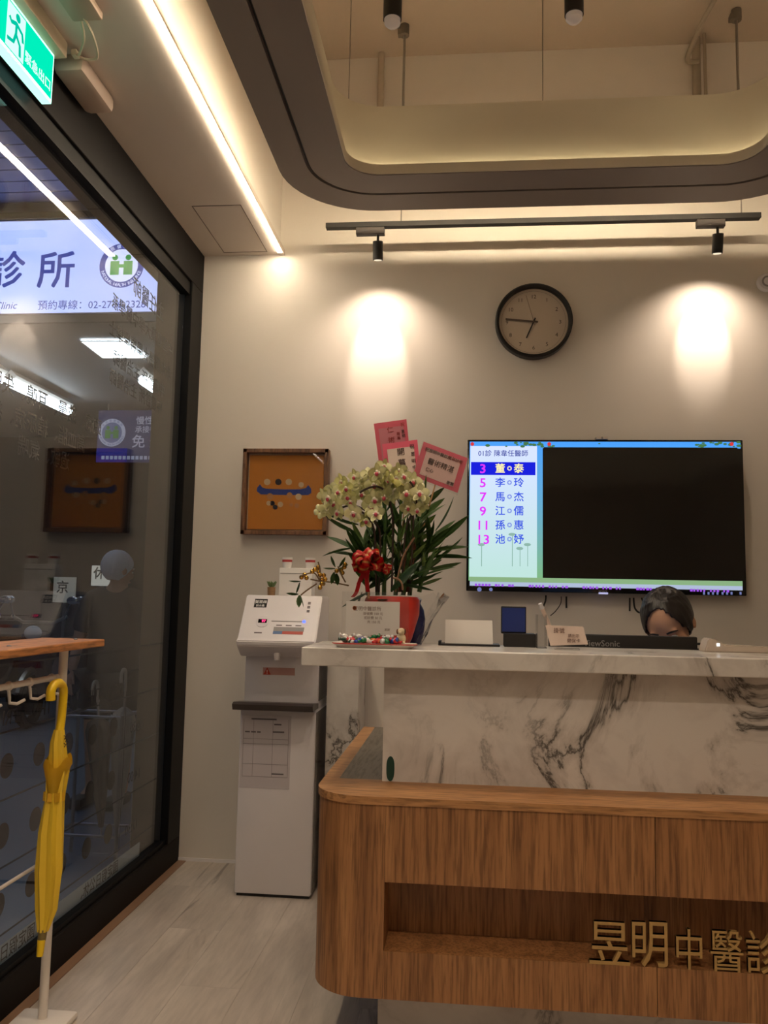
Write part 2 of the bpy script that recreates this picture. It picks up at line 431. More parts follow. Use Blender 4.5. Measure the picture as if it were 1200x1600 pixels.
# ================================================================== LIGHTS OF THE ROOM
# linear strip along the soffit edge
st = thing('strip_light', 'long thin glowing white light strip along the soffit edge above the window', 'strip light', (-0.9, 0.6, 2.85))
b = BM(); box(b, (-0.905, -2.5, 2.846), (-0.878, YB - 0.002, 2.872)); obj('profile', b, SOFF, st)
b = BM(); box(b, (-0.904, -2.5, 2.8435), (-0.884, YB - 0.04, 2.8458)); obj('diffuser', b, emis('strip_glow', (1.0, 0.82, 0.60), 50), st)

# suspended ceiling ring
OX0, OX1, OY0, OY1 = -0.73, 1.37, -1.2, 3.387
IX0, IX1, IY0, IY1 = -0.465, 1.075, -0.92, 3.09
ring = thing('ceiling_ring', 'grey suspended ceiling ring with rounded corners and hidden warm cove lights', 'ceiling ring', (0.32, 1.1, 2.85))
def ring_plate(bm, o, i, z0, z1):
    n = 12
    A = rrect(*o, n=n); B = rrect(*i, n=n)
    rings = [[(p[0], p[1], z0) for p in A], [(p[0], p[1], z1) for p in A], [(p[0], p[1], z1) for p in B], [(p[0], p[1], z0) for p in B], [(p[0], p[1], z0) for p in A]]
    loft_rings(bm, rings); bmesh.ops.remove_doubles(bm, verts=bm.verts, dist=1e-6)
    bmesh.ops.recalc_face_normals(bm, faces=bm.faces[:]); return bm
def off(x0, y0, x1, y1, r, d): return (x0 + d, y0 + d, x1 - d, y1 - d, max(0.02, r - d))
OUT = (OX0, OY0, OX1, OY1, 0.36); INN = (IX0, IY0, IX1, IY1, 0.13)
MID1 = (-0.618, -1.07, 1.245, 3.249, 0.26); MID2 = (-0.604, -1.056, 1.231, 3.235, 0.25)
b = BM(); ring_plate(b, OUT, MID1, 2.85, 2.88); obj('outer_plate', b, RINGG, ring, True)
b = BM(); ring_plate(b, MID2, INN, 2.85, 2.88); obj('inner_plate', b, RINGG, ring, True)
b = BM(); ring_plate(b, off(*MID1, -0.02), off(*MID2, 0.02), 2.872, 2.886); obj('track_groove', b, BLACK, ring, True)
b = BM(); ring_plate(b, off(*OUT, 0.11), off(*INN, -0.055), 2.88, 3.17); obj('fascia', b, RINGW, ring, True)
b = BM(); ring_plate(b, off(*OUT, 0.100), off(*OUT, 0.108), 2.891, 2.901); obj('outer_led', b, emis('led_outer', WARM2, 95), ring, True)
b = BM(); ring_plate(b, off(*INN, 0.0002), off(*INN, 0.0035), 2.853, 2.893); obj('inner_lip', b, RINGW, ring, True)
b = BM(); ring_plate(b, off(*INN, -0.024), off(*INN, -0.0225), 2.8805, 2.8865); obj('inner_led', b, emis('led_inner', (1.0, 0.86, 0.52), 14), ring, True)
b = BM(); ring_plate(b, off(*OUT, 0.090), off(*OUT, 0.11), 2.903, 2.907); obj('led_light_blocker', b, RINGW, ring, True)  # unseen cap added to keep the outer LED's light off the upper wall
for wx, wy in ((at_y(545, 150, 3.19).x, 3.19), (at_y(848, 140, 3.19).x, 3.19), (1.17, 3.1), (-0.6, 1.0), (1.2, 1.0), (-0.6, -0.9), (1.2, -0.9)):
    b = BM(); cone(b, (wx, wy, 3.17), (wx, wy, ZC), 0.0022, seg=6); obj('hanger_wire', b, STEEL, ring)

# track with two spot heads
trk = thing('track_light', 'black ceiling-hung track rail with two small cylinder spotlights on the wall side', 'track light', (0.31, 3.6, 2.885))
TL, TR = -0.64, 1.268
b = BM(); box(b, (TL, 3.583, 2.872), (TR, 3.617, 2.896), 0.002); obj('rail', b, BLACK, trk)
for wx in (-0.297, 1.19):
    b = BM(); cone(b, (wx, 3.6, 2.896), (wx, 3.6, ZC), 0.003, seg=8); cone(b, (wx, 3.6, 3.3), (wx, 3.6, ZC), 0.006, seg=8); obj('hanger_rod', b, STEEL, trk)
    b = BM(); cone(b, (wx, 3.6, ZC - 0.05), (wx, 3.6, ZC), 0.022, seg=16); box(b, (wx - 0.03, 3.585, ZC - 0.05), (wx + 0.01, 3.615, ZC - 0.025)); obj('hanger_canopy', b, mat('canopy_grey', srgb(120, 112, 100), 0.5, noise=0.03), trk, True)
for hx, axd in ((-0.401, -0.055), (1.088, -0.045)):
    b = BM(); box(b, (hx + axd - 0.045, 3.585, 2.838), (hx + 0.03, 3.615, 2.872), 0.003); obj('adapter', b, mat('adapter_grey', srgb(62, 56, 54), 0.4, noise=0.03), trk)
    b = BM(); cone(b, (hx, 3.6, 2.80), (hx, 3.6, 2.84), 0.006, seg=12); obj('stem', b, BLACK, trk, True)
    hd = Vector((0, 0.24, -1)).normalized(); top = Vector((hx, 3.595, 2.806)); bot = top + hd * 0.082
    b = BM(); cone(b, top, bot, 0.023, seg=24); h = obj('head', b, BLACK, trk, True)
    b = BM(); cone(b, bot, bot + hd * 0.0015, 0.017, seg=20); obj('lens', b, emis('spot_lens', (1, .85, .65), 0.8), h)
    tz = 2.38 if hx < 0 else 2.43
    spot('spot_beam', bot + hd * 0.006, (hx - 0.01, YB, tz), 13, 40, 0.6, trk, 0.008, (1, 0.82, 0.66))
    spot('spot_spill', bot + hd * 0.008, (hx - 0.01, YB, tz - 0.25), 9.5, 125, 1.0, trk, 0.008, (1, 0.80, 0.62))

# pendant cylinders hanging through the ring
def pendant(x, y, z, label, power):
    t = thing('pendant_light', label, 'pendant light', (x, y, z), 'cylinder pendants through the ceiling ring')
    b = BM(); cone(b, (x, y, z + 0.006), (x, y, z + 0.30), 0.027, seg=28); obj('housing', b, BLACK, t, True)
    b = BM(); lathe(b, [(0.024, z + 0.006), (0.0235, z - 0.006), (0.014, z - 0.016), (0, z - 0.019)], (x, y, 0)); obj('lens', b, mat('lens_glass', srgb(200, 180, 160), 0.2, emit=(1, .85, .7), estr=0.06, noise=0.02), t, True)
    b = BM(); cone(b, (x, y, z + 0.30), (x, y, ZC), 0.0025, seg=8); obj('cord', b, BLACK, t)
    spot('pendant_beam', (x, y, z - 0.03), (x, y, 0), power, 120, 0.9, t, 0.03, (1, 0.80, 0.62))
p1 = at_y(613, 34, 2.25); p2 = at_y(897, 27, 2.25)
pendant(p1.x, 2.25, p1.z, 'slim black cylinder pendant light hanging beside the left hanger rod', 12)
pendant(p2.x, 2.25, p2.z, 'slim black cylinder pendant light hanging near the middle of the ring', 15)
pendant(p1.x, 0.4, p1.z, 'added unseen cylinder pendant giving fill light over the waiting area, window side', 36)  # this pair is added out of view to lift the room's ambient light
pendant(p2.x, 0.4, p2.z, 'added unseen cylinder pendant giving fill light over the waiting area, middle', 36)

# pipes on the upper back wall
b = BM(); cone(b, (at_y(596, 80, 3.79).x, 3.79, 3.1), (at_y(596, 80, 3.79).x, 3.79, ZC), 0.016, seg=16)
setp(obj('wall_conduit', b, CEIL, None, True), 'cream painted vertical conduit pipe high on the back wall', 'pipe')
cx = at_y(1088, 60, 3.77).x
b = BM(); cone(b, (cx, 3.78, 3.1), (cx, 3.78, ZC), 0.02, seg=16); tube(b, [(cx + 0.03, 3.76, 3.1), (cx + 0.035, 3.76, 3.4), (cx + 0.03, 3.75, ZC)], 0.008)
tube(b, smooth_path([(cx, 3.76, 3.72), (cx - 0.06, 3.7, 3.70), (cx - 0.02, 3.6, 3.8), (cx + 0.02, 3.45, 3.845)]), 0.012)
setp(obj('drain_pipe', b, mat('pipe_grey', srgb(170, 158, 140), 0.5, noise=0.03), None, True), 'grey pipe bundle with a bent branch high on the back wall', 'pipe')

# ================================================================== STREET SIDE (beyond the window)
GZ = -0.12
b = BM(); box(b, (-12, -2.7, GZ - 0.1), (-1.41, 14, GZ)); struct('pavement', b, mat('pavement_tile', srgb(104, 120, 142), 0.35, noise=0.12, nscale=3))
b = BM(); box(b, (-1.60, -2.7, 2.815), (-1.455, 4.05, 3.3)); struct('wall_header_outside', b, mat('header_brown', srgb(110, 98, 84), 0.6, noise=0.05))
b = BM(); box(b, (-1.452, 3.68, GZ), (-1.318, 4.2, 4.4)); struct('wall_pilaster_outside', b, mat('pilaster_brown', srgb(112, 100, 86), 0.6, noise=0.06))
b = BM(); box(b, (-9, 2.0, 4.28), (-1.6, 6.3, 4.4)); can = struct('ceiling_arcade', b, mat('arcade_gap', srgb(60, 62, 80), 0.7, noise=0.03))
me = None; yy = 4.35
while yy < 6.1:
    if me is None:
        b = BM(); box(b, (-9, 0, 4.262), (-1.62, 0.152, 4.28)); me = bpy.data.meshes.new('slat'); b.to_mesh(me); b.free(); me.materials.append(mat('arcade_slat', srgb(150, 152, 176), 0.5, noise=0.04))
    o = bpy.data.objects.new('slat', me); COL.objects.link(o); o.parent = can; o.location = (0, yy, 0); yy += 0.165
# shop opposite: ceiling, back wall, lights and signs
b = BM(); box(b, (-10, 6.25, 3.36), (-2.0, 11.0, 3.5)); struct('ceiling_shop_opposite', b, mat('opp_ceiling', srgb(150, 150, 150), 0.7, noise=0.04))
b = BM(); box(b, (-10, 11.0, GZ), (-2.0, 11.2, 3.5)); struct('wall_shop_opposite', b, mat('opp_wall', srgb(70, 66, 62), 0.7, noise=0.08))
b = BM(); box(b, (-2.2, 6.4, GZ), (-2.0, 11.0, 3.5)); struct('wall_shop_side', b, mat('opp_wall2', srgb(84, 80, 76), 0.7, noise=0.08))
b = BM(); box(b, (-12, 13.8, GZ), (-1.0, 14, 4.4)); struct('wall_street_end', b, mat('street_dark', srgb(50, 50, 54), 0.8, noise=0.1))
# light-box sign
sgn = thing('light_box_sign', 'glowing pale blue clinic sign board with dark blue characters and round logo', 'sign', (-3.3, 6.0, 3.74))
b = BM(); box(b, (-4.6, 6.0, 3.345), (-2.36, 6.18, 4.125), 0.004); obj('cabinet', b, GREYP, sgn)
def grad_emit():
    m = bpy.data.materials.new('sign_glow'); m.use_nodes = True; nt = m.node_tree; nt.nodes.clear()
    out = nt.nodes.new('ShaderNodeOutputMaterial'); e = nt.nodes.new('ShaderNodeEmission')
    v, mp = mapped(nt, (1, 1, 1)); n = noise(nt, v, 1.3, 2)
    nt.links.new(ramp(nt, n, [(0.3, (0.36, 0.46, 0.95)), (0.7, (0.56, 0.62, 1.0))]), e.inputs[0]); e.inputs[1].default_value = 1.15
    nt.links.new(e.outputs[0], out.inputs[0]); return m
b = BM(); box(b, (-4.59, 5.996, 3.36), (-2.37, 6.0, 4.11)); obj('face', b, grad_emit(), sgn)
NAVY = mat('sign_navy', srgb(52, 62, 128), 0.5, noise=0.02, emit=srgb(60, 74, 160), estr=0.8)
SGREEN = mat('sign_green', srgb(60, 150, 70), 0.5, noise=0.02, emit=srgb(70, 168, 84), estr=0.7)
SWHITE = emis('sign_white', (0.66, 0.72, 1.0), 1.1)
SY = 5.996
def sp(x, y): return at_y(x, y, SY)
b = BM()
for ch, px in (('診', 10), ('所', 88), ('醫', -70)):
    c = sp(px, 422); text_bm(b, ch, 0.315, (c.x, SY, c.z), XR, YU, bold=0.012)
obj('sign_characters', b, NAVY, sgn)
c = sp(137, 476); b = BM(); text_bm(b, '預約專線：02-2766-2328', 0.082, (c.x + 0.03, SY, c.z), XR, YU); obj('phone_lettering', b, NAVY, sgn)
c = sp(8, 477); b = BM(); text_bm(b, 'Clinic', 0.082, (c.x, SY, c.z), XR, YU, shear=0.25); obj('clinic_lettering', b, NAVY, sgn)
def nhi_logo(parent, C, rad, ringm, greenm, whitem, Y):
    b = BM(); lp = []
    def disc(bm, r0, r1, y0):
        A = [(C.x + r0 * math.cos(2 * PI * k / 40), y0, C.z + r0 * math.sin(2 * PI * k / 40)) for k in range(40)]
        if r1 == 0: poly(bm, A, (0, -0.001, 0)); return
        B = [(C.x + r1 * math.cos(2 * PI * k / 40), y0, C.z + r1 * math.sin(2 * PI * k / 40)) for k in range(40)]
        loft_rings(bm, [A, B]); bmesh.ops.recalc_face_normals(bm, faces=bm.faces[:])
    disc(b, rad, 0, Y - 0.0004); lg = obj('logo_ring', b, ringm, parent)
    b = BM(); disc(b, rad * 0.74, 0, Y - 0.0016); obj('logo_disc', b, whitem, lg)
    b = BM(); s = rad
    for sx in (-0.3, 0.3):
        ball(b, (C.x + sx * s, Y - 0.003, C.z + 0.36 * s), 0.13 * s, (1, 0.02, 1), 16)
        box(b, (C.x + sx * s - 0.2 * s, Y - 0.0036, C.z - 0.42 * s), (C.x + sx * s + 0.2 * s, Y - 0.0028, C.z + 0.2 * s), 0.0)
    box(b, (C.x - 0.2 * s, Y - 0.0036, C.z - 0.1 * s), (C.x + 0.2 * s, Y - 0.0028, C.z + 0.06 * s))
    obj('logo_figures', b, greenm, lg)
    b = BM(); t = 'NATIONAL HEALTH INSURANCE'
    for k, ch in enumerate(t):
        if ch == ' ': continue
        a = R(200 + 140 * k / (len(t) - 1)); rr = rad * 0.87
        o = Vector((C.x + rr * math.cos(a), Y - 0.0016, C.z + rr * math.sin(a)))
        up = Vector((-math.cos(a), 0, -math.sin(a))); rt = Vector((-math.sin(a), 0, math.cos(a)))
        text_bm(b, ch, rad * 0.2, o, rt, up, depth=0.0004)
    for k, ch in enumerate('全民健康保險'):
        a = R(140 - 100 * k / 5); rr = rad * 0.87
        o = Vector((C.x + rr * math.cos(a), Y - 0.0016, C.z + rr * math.sin(a)))
        up = Vector((math.cos(a), 0, math.sin(a))); rt = Vector((math.sin(a), 0, -math.cos(a)))
        text_bm(b, ch, rad * 0.2, o, rt, up, depth=0.0004)
    obj('logo_lettering', b, whitem, lg)
nhi_logo(sgn, sp(190, 415), 0.178, NAVY, SGREEN, SWHITE, SY)
# blue poster board further back
BY = 9.0
bs = thing('blue_notice_board', 'dim blue notice board with white writing and round logo across the arcade', 'sign', tuple(at_y(195, 680, BY)))
p0 = at_y(150, 722, BY); p1_ = at_y(238, 641, BY)
b = BM(); box(b, (p0.x, BY, p0.z), (p0.x + 1.15, BY + 0.04, p1_.z)); obj('board', b, mat('poster_blue', srgb(44, 46, 96), 0.5, noise=0.05, emit=srgb(50, 52, 130), estr=0.08), bs)
b = BM(); box(b, (p0.x, BY - 0.002, p0.z), (p0.x + 0.36, BY, p0.z + 0.16)); obj('board_stripe', b, mat('poster_blue2', srgb(20, 26, 150), 0.5, noise=0.03, emit=srgb(16, 22, 150), estr=0.15), bs)
for dx in (0.1, 1.0):
    b = BM(); cone(b, (p0.x + dx, BY + .02, p1_.z), (p0.x + dx, BY + .02, 3.36), .008, seg=6); obj('hanging_rod', b, STEEL, bs)
PWH = mat('poster_white', srgb(200, 205, 225), 0.6, noise=0.02, emit=srgb(180, 186, 220), estr=0.15)
nhi_logo(bs, at_y(175, 676, BY), 0.16, PWH, mat('poster_green', srgb(90, 150, 60), .6, noise=.02, emit=srgb(80, 140, 60), estr=.1), mat('poster_mid', srgb(120, 130, 180), .6, noise=.02, emit=srgb(70, 80, 120), estr=.1), BY)
for t, x, y, s in (('慢性', 222, 657, 0.1), ('承接各', 224, 671, 0.085), ('免 費', 226, 690, 0.16)):
    c = at_y(x, y, BY - 0.003); b = BM(); text_bm(b, t, s, c + Vector((0.03, 0, 0)), XR, YU, bold=0.01); obj('board_lettering', b, PWH, bs)
c = at_y(185, 715, BY - 0.004); b = BM()
for k in range(12): box(b, (c.x - 0.2 + k * 0.05, BY - 0.004, c.z - 0.02), (c.x - 0.165 + k * 0.05, BY - 0.002, c.z + 0.02))
obj('board_small_print', b, PWH, bs)
# ceiling panel light and tubes across the arcade
LW = emis('cool_panel', (0.86, 0.95, 1.0), 7)
q = [at_z(x, y, 3.34) for x, y in ((126, 533), (196, 533), (230, 559), (160, 559))]
pl = thing('panel_light', 'square glowing white ceiling panel light seen through the window', 'ceiling light', tuple(q[0]))
b = BM(); poly(b, q, (0, 0, 0.01)); obj('diffuser', b, LW, pl)
b = BM()
for k in range(4):
    a, c = q[k], q[(k + 1) % 4]; tube(b, [a, c], 0.006, 6)
obj('frame', b, WHITEM, pl)
def tube_light(pa, pb, Z, label):
    a = at_z(*pa, Z); c = at_z(*pb, Z)
    t = thing('tube_light', label, 'tube light', tuple(a), 'fluorescent tubes across the arcade')
    b = BM(); cone(b, a, c, 0.045, seg=12); obj('tube', b, LW, t, True)
    b = BM(); tube(b, [a + Vector((0, 0, .07)), c + Vector((0, 0, .07))], 0.06, 4); obj('fitting', b, WHITEM, t)
tube_light((16, 598), (107, 642), 3.2, 'long fluorescent tube slanting under the ceiling beyond the window lettering')
tube_light((223, 594), (246, 610), 3.2, 'short end of a fluorescent tube beside the outside pilaster')
tube_light((-40, 574), (3, 592), 3.2, 'fluorescent tube cut off behind the window lettering, only its end shows')
al = thing('added_arcade_fill', 'added unseen cool fill lamp under the arcade ceiling outside the window', 'lamp', (-3.4, 2.9, 4.2))  # unseen lamp added to throw cool light on pavement and scooters
b = BM(); box(b, (-3.46, 2.3, 4.2), (-3.34, 3.7, 4.28), 0.01); obj('fitting', b, WHITEM, al)
b = BM(); box(b, (-3.44, 2.32, 4.185), (-3.36, 3.68, 4.2)); obj('diffuser', b, emis('arcade_fill_glow', (0.5, 0.72, 1.0), 22), al)
# white lit notices low between the people
for k, (x0_, y0_, x1_, y1_, t) in enumerate(((82, 902, 118, 941, '京'), (142, 884, 174, 915, '休'))):
    a = at_y(x0_, y1_, 9.75); c = at_y(x1_, y0_, 9.75)
    n = thing('lit_notice', ('lit white notice with one dark character left of the standing person', 'lit white notice showing past the standing person\'s shoulder')[k], 'notice', tuple(a))
    b = BM(); box(b, (a.x, 9.75, a.z), (c.x, 9.78, c.z)); obj('board', b, mat('notice_glow%d' % k, srgb(200, 200, 190), .6, noise=.05, emit=srgb(200, 196, 184), estr=(0.12, 0.4)[k]), n)
    b = BM(); box(b, ((a.x + c.x) / 2 - .02, 9.78, GZ), ((a.x + c.x) / 2 + .02, 9.81, c.z)); obj('stand_post', b, STEEL, n)
    b = BM(); text_bm(b, t, 0.16, ((a.x + c.x) / 2 - 0.02, 9.749, (a.z + c.z) / 2 + 0.03), XR, YU, bold=0.01); obj('lettering', b, INK, n)

# parked scooters across the arcade
def scooter(X, Y, rot, colr, label):
    t = bpy.data.objects.new('scooter', None); COL.objects.link(t); setp(t, label, 'scooter', 'scooters parked across the arcade')
    ORG[t] = Vector((0, 0, 0))
    bodym = mat('scooter_' + label[:9], colr, 0.25, noise=0.05, coat=0.3)
    for wx in (-0.62, 0.62):
        b = BM(); pts = [(wx + 0.21 * math.cos(2 * PI * k / 24), 0, 0.26 + 0.21 * math.sin(2 * PI * k / 24)) for k in range(25)]; tube(b, pts, 0.05, 8)
        wv = obj('wheel', b, mat('tyre', srgb(24, 24, 26), .8, noise=.05), t, True)
        b = BM(); cone(b, (wx, -0.03, 0.26), (wx, 0.03, 0.26), 0.13, seg=16); obj('rim', b, STEEL, wv, True)
    b = BM(); prof = [(-0.85, 0.62), (-0.80, 0.75), (-0.3, 0.72), (-0.05, 0.45), (0.25, 0.36), (0.42, 0.45), (0.5, 0.95), (0.6, 0.92), (0.62, 0.55), (0.45, 0.25), (-0.2, 0.22), (-0.45, 0.35)]
    poly(b, [(x, -0.14, z) for x, z in prof], (0, 0.28, 0)); bmesh.ops.bevel(b, geom=b.edges[:], offset=0.03, segments=2, affect='EDGES'); obj('body', b, bodym, t, True)
    b = BM(); box(b, (-0.88, -0.13, 0.74), (-0.12, 0.13, 0.83), 0.03); obj('seat', b, BLACK, t, True)
    b = BM(); tube(b, [(0.50, -0.28, 1.08), (0.53, -0.15, 1.02), (0.53, 0.15, 1.02), (0.50, 0.28, 1.08)], 0.018); obj('handlebar', b, STEEL, t, True)
    b = BM(); pts = [(0.62 + 0.29 * math.cos(R(a)), 0, 0.26 + 0.29 * math.sin(R(a))) for a in range(20, 170, 12)]; tube(b, pts, 0.045, 8); obj('fender', b, STEEL, t, True)
    b = BM(); ball(b, (0.63, 0, 0.92), 0.09, (0.6, 1, 0.8)); obj('headlight', b, mat('lamp_glass', srgb(190, 200, 215), .1, noise=.02), t, True)
    for s in (-1, 1):
        b = BM(); tube(b, [(0.52, s * 0.25, 1.05), (0.5, s * 0.3, 1.2)], 0.008); ball(b, (0.5, s * 0.32, 1.24), 0.06, (0.25, 1, 0.7)); obj('mirror', b, mat('mirror_chrome', srgb(190, 195, 205), .12, 1.0, noise=.02), t, True)
    t.location = (X, Y, GZ); t.rotation_euler = (0, 0, rot)
for px, Y, rot, c, l in ((-8, 8.3, R(-86), srgb(30, 32, 40), 'black scooter with chrome front fender parked beyond the umbrella rack'),
                         (92, 8.5, R(-86), srgb(36, 44, 70), 'dark blue scooter parked between the black and the grey scooter'),
                         (196, 8.7, R(-86), srgb(80, 84, 92), 'grey scooter parked half behind the standing person')):
    p = at_y(px, 1000, Y); scooter(p.x, Y, rot, c, l)
b = BM(); a = at_y(60, 985, 9.9); c = at_y(132, 930, 9.9); box(b, (a.x, 9.9, GZ), (c.x, 10.3, c.z), 0.03)
setp(obj('utility_cabinet', b, mat('cabinet_navy', srgb(38, 42, 56), .5, noise=.06), None, True, tuple(a)), 'dark navy street cabinet standing beside the scooters', 'cabinet')

# ------------------------------------------------------------------ people (helpers)
def skin_mesh(nodes, edges, levels=2, root=0):
    """nodes: list of (pos, radius or (rx,ry)); returns evaluated mesh of a Skin+Subsurf"""
    me = bpy.data.meshes.new('sk'); me.from_pydata([tuple(n[0]) for n in nodes], edges, [])
    o = bpy.data.objects.new('sk', me); COL.objects.link(o)
    md = o.modifiers.new('s', 'SKIN'); md.use_smooth_shade = True
    for i, n in enumerate(nodes):
        r = n[1]; sv = me.skin_vertices[0].data[i]
        sv.radius = (r, r) if not isinstance(r, tuple) else r; sv.use_root = (i == root)
    sb = o.modifiers.new('u', 'SUBSURF'); sb.levels = levels; sb.render_levels = levels
    dg = bpy.context.evaluated_depsgraph_get(); dg.update()
    out = bpy.data.meshes.new_from_object(o.evaluated_get(dg)); bpy.data.objects.remove(o); bpy.data.meshes.remove(me)
    return out
def remesh(bm, vox):
    me = bpy.data.meshes.new('rm'); bm.to_mesh(me); bm.free(); o = bpy.data.objects.new('rm', me); COL.objects.link(o)
    md = o.modifiers.new('r', 'REMESH'); md.mode = 'VOXEL'; md.voxel_size = vox; md.use_smooth_shade = True
    s = o.modifiers.new('sm', 'SMOOTH'); s.factor = 0.5; s.iterations = 4
    dg = bpy.context.evaluated_depsgraph_get(); dg.update()
    out = bpy.data.meshes.new_from_object(o.evaluated_get(dg)); bpy.data.objects.remove(o); bpy.data.meshes.remove(me)
    b = BM(); b.from_mesh(out); bpy.data.meshes.remove(out); return b
def add_mesh(bm, me, M=None):
    n = len(bm.verts); bm.from_mesh(me); bpy.data.meshes.remove(me); bm.verts.ensure_lookup_table()
    if M: bmesh.ops.transform(bm, matrix=M, verts=bm.verts[n:])
    return bm
def hand(bm, wrist, d, side, curl=0.5):
    """palm + five fingers from wrist along d; side = thumb direction"""
    d = Vector(d).normalized(); side = Vector(side); side = (side - d * side.dot(d)).normalized(); nrm = d.cross(side)
    w0 = Vector(wrist)
    nodes = [(w0, 0.024), (w0 + d * 0.045, (0.038, 0.018)), (w0 + d * 0.085, (0.038, 0.015))]
    add_mesh(bm, skin_mesh(nodes, [(0, 1), (1, 2)], 1))
    for k, L in enumerate((0.068, 0.078, 0.072, 0.056)):
        base = w0 + d * 0.08 + side * (0.028 - k * 0.019)
        q1 = base + d * L * 0.45 - nrm * L * 0.12 * curl; q2 = q1 + d * L * 0.32 - nrm * L * 0.3 * curl; q3 = q2 + d * L * 0.22 - nrm * L * 0.4 * curl
        add_mesh(bm, skin_mesh([(base, 0.009), (q1, 0.0088), (q2, 0.008), (q3, 0.006)], [(0, 1), (1, 2), (2, 3)], 1))
    base = w0 + d * 0.03 + side * 0.025; q1 = base + d * 0.03 + side * 0.03; q2 = q1 + d * 0.032 + side * 0.008 - nrm * 0.01
    add_mesh(bm, skin_mesh([(base, 0.012), (q1, 0.0105), (q2, 0.0075)], [(0, 1), (1, 2)], 1))
def head_parts(bm, M):
    """head of height ~0.23 centred at origin facing -Y, placed by M"""
    def e(c, r, s, sg=20): ball(bm, (0, 0, 0), 1, (1, 1, 1), sg, 0, M @ Matrix.Translation(c) @ Matrix.Diagonal((r * s[0], r * s[1], r * s[2], 1)))
    e((0, 0.012, 0.025), 0.1, (0.78, 0.98, 0.92)); e((0, -0.018, -0.035), 0.075, (0.82, 0.88, 1.0)); e((0, -0.05, -0.088), 0.032, (1.1, 0.9, 0.8))
    e((0, -0.094, -0.022), 0.014, (0.9, 1.1, 1.7)); e((0, -0.10, -0.038), 0.013, (1.15, 1.0, 0.8))
    e((0, -0.083, -0.065), 0.016, (1.5, 0.6, 0.55))
    for s in (-1, 1):
        e((s * 0.08, 0.012, -0.01), 0.03, (0.35, 0.7, 1.0)); e((s * 0.032, -0.078, 0.014), 0.017, (1.3, 0.6, 0.4)); e((s * 0.04, -0.062, -0.03), 0.03, (1, .8, .8))
def face_parts(root, M, skin, brow):
    for s in (-1, 1):
        b = BM(); ball(b, (0, 0, 0), 1, (1, 1, 1), 12, 0, M @ Matrix.Translation((s * 0.032, -0.0795, -0.004)) @ Matrix.Diagonal((0.012, 0.008, 0.007, 1))); ey = obj('eye', b, mat('eye_white', srgb(225, 220, 214), .3, noise=.01), root, True)
        b = BM(); ball(b, (0, 0, 0), 1, (1, 1, 1), 10, 0, M @ Matrix.Translation((s * 0.032, -0.0865, -0.005)) @ Matrix.Diagonal((0.0055, 0.003, 0.0055, 1))); obj('iris', b, mat('iris_dark', srgb(40, 28, 22), .2, noise=.02), ey, True)
        b = BM(); tube(b, [M @ Vector((s * x, y, z)) for x, y, z in ((0.014, -0.092, 0.018), (0.032, -0.09, 0.023), (0.05, -0.078, 0.018))], [0.003, 0.0035, 0.002], 6); obj('eyebrow', b, brow, root, True)
    b = BM(); tube(b, [M @ Vector(v) for v in ((-0.024, -0.086, -0.066), (-0.01, -0.096, -0.064), (0, -0.096, -0.066), (0.01, -0.096, -0.064), (0.024, -0.086, -0.066))], [0.002, 0.005, 0.0045, 0.005, 0.002], 8); obj('lips', b, mat('lips', srgb(170, 96, 84), .5, noise=.03), root, True)
SKINM = mat('skin', srgb(206, 158, 126), 0.55, noise=0.04, nscale=30)
def hair_cap(M, mt, root, top=0.075, side=-0.01, back=-0.085, grow=1.09, name='hair'):
    b = BM(); bmesh.ops.create_uvsphere(b, u_segments=72, v_segments=56, radius=1, matrix=Matrix.Translation((0, 0.016, 0.022)) @ Matrix.Diagonal((0.080 * grow, 0.100 * grow, 0.096 * grow, 1)))
    def line(v):
        x, y = abs(v.co.x), v.co.y
        fr = top + (side - top) * min(1, (x / 0.072) ** 2.2)
        t = min(1, max(0, (y + 0.045) / 0.06)); return fr + (back - fr) * t
    for v in b.verts:
        a = math.atan2(v.co.x, v.co.y)
        d = 0.0016 * math.sin(a * 38 + v.co.z * 30) + 0.0012 * math.sin(a * 67 + 1.3) + (0.004 * math.exp(-(v.co.x - 0.012) ** 2 / 0.0001) * -1 if v.co.y < 0.03 else 0)
        n = (v.co - Vector((0, 0.016, 0.022))).normalized(); v.co += n * d
    bmesh.ops.delete(b, geom=[v for v in b.verts if v.co.z < line(v)], context='VERTS')
    for _ in range(8): bmesh.ops.smooth_vert(b, verts=[v for v in b.verts if v.is_boundary], factor=0.5, use_axis_x=True, use_axis_y=True, use_axis_z=True)
    bmesh.ops.solidify(b, geom=b.faces[:], thickness=0.007)
    b.transform(M); return obj(name, b, mt, root, 'all')

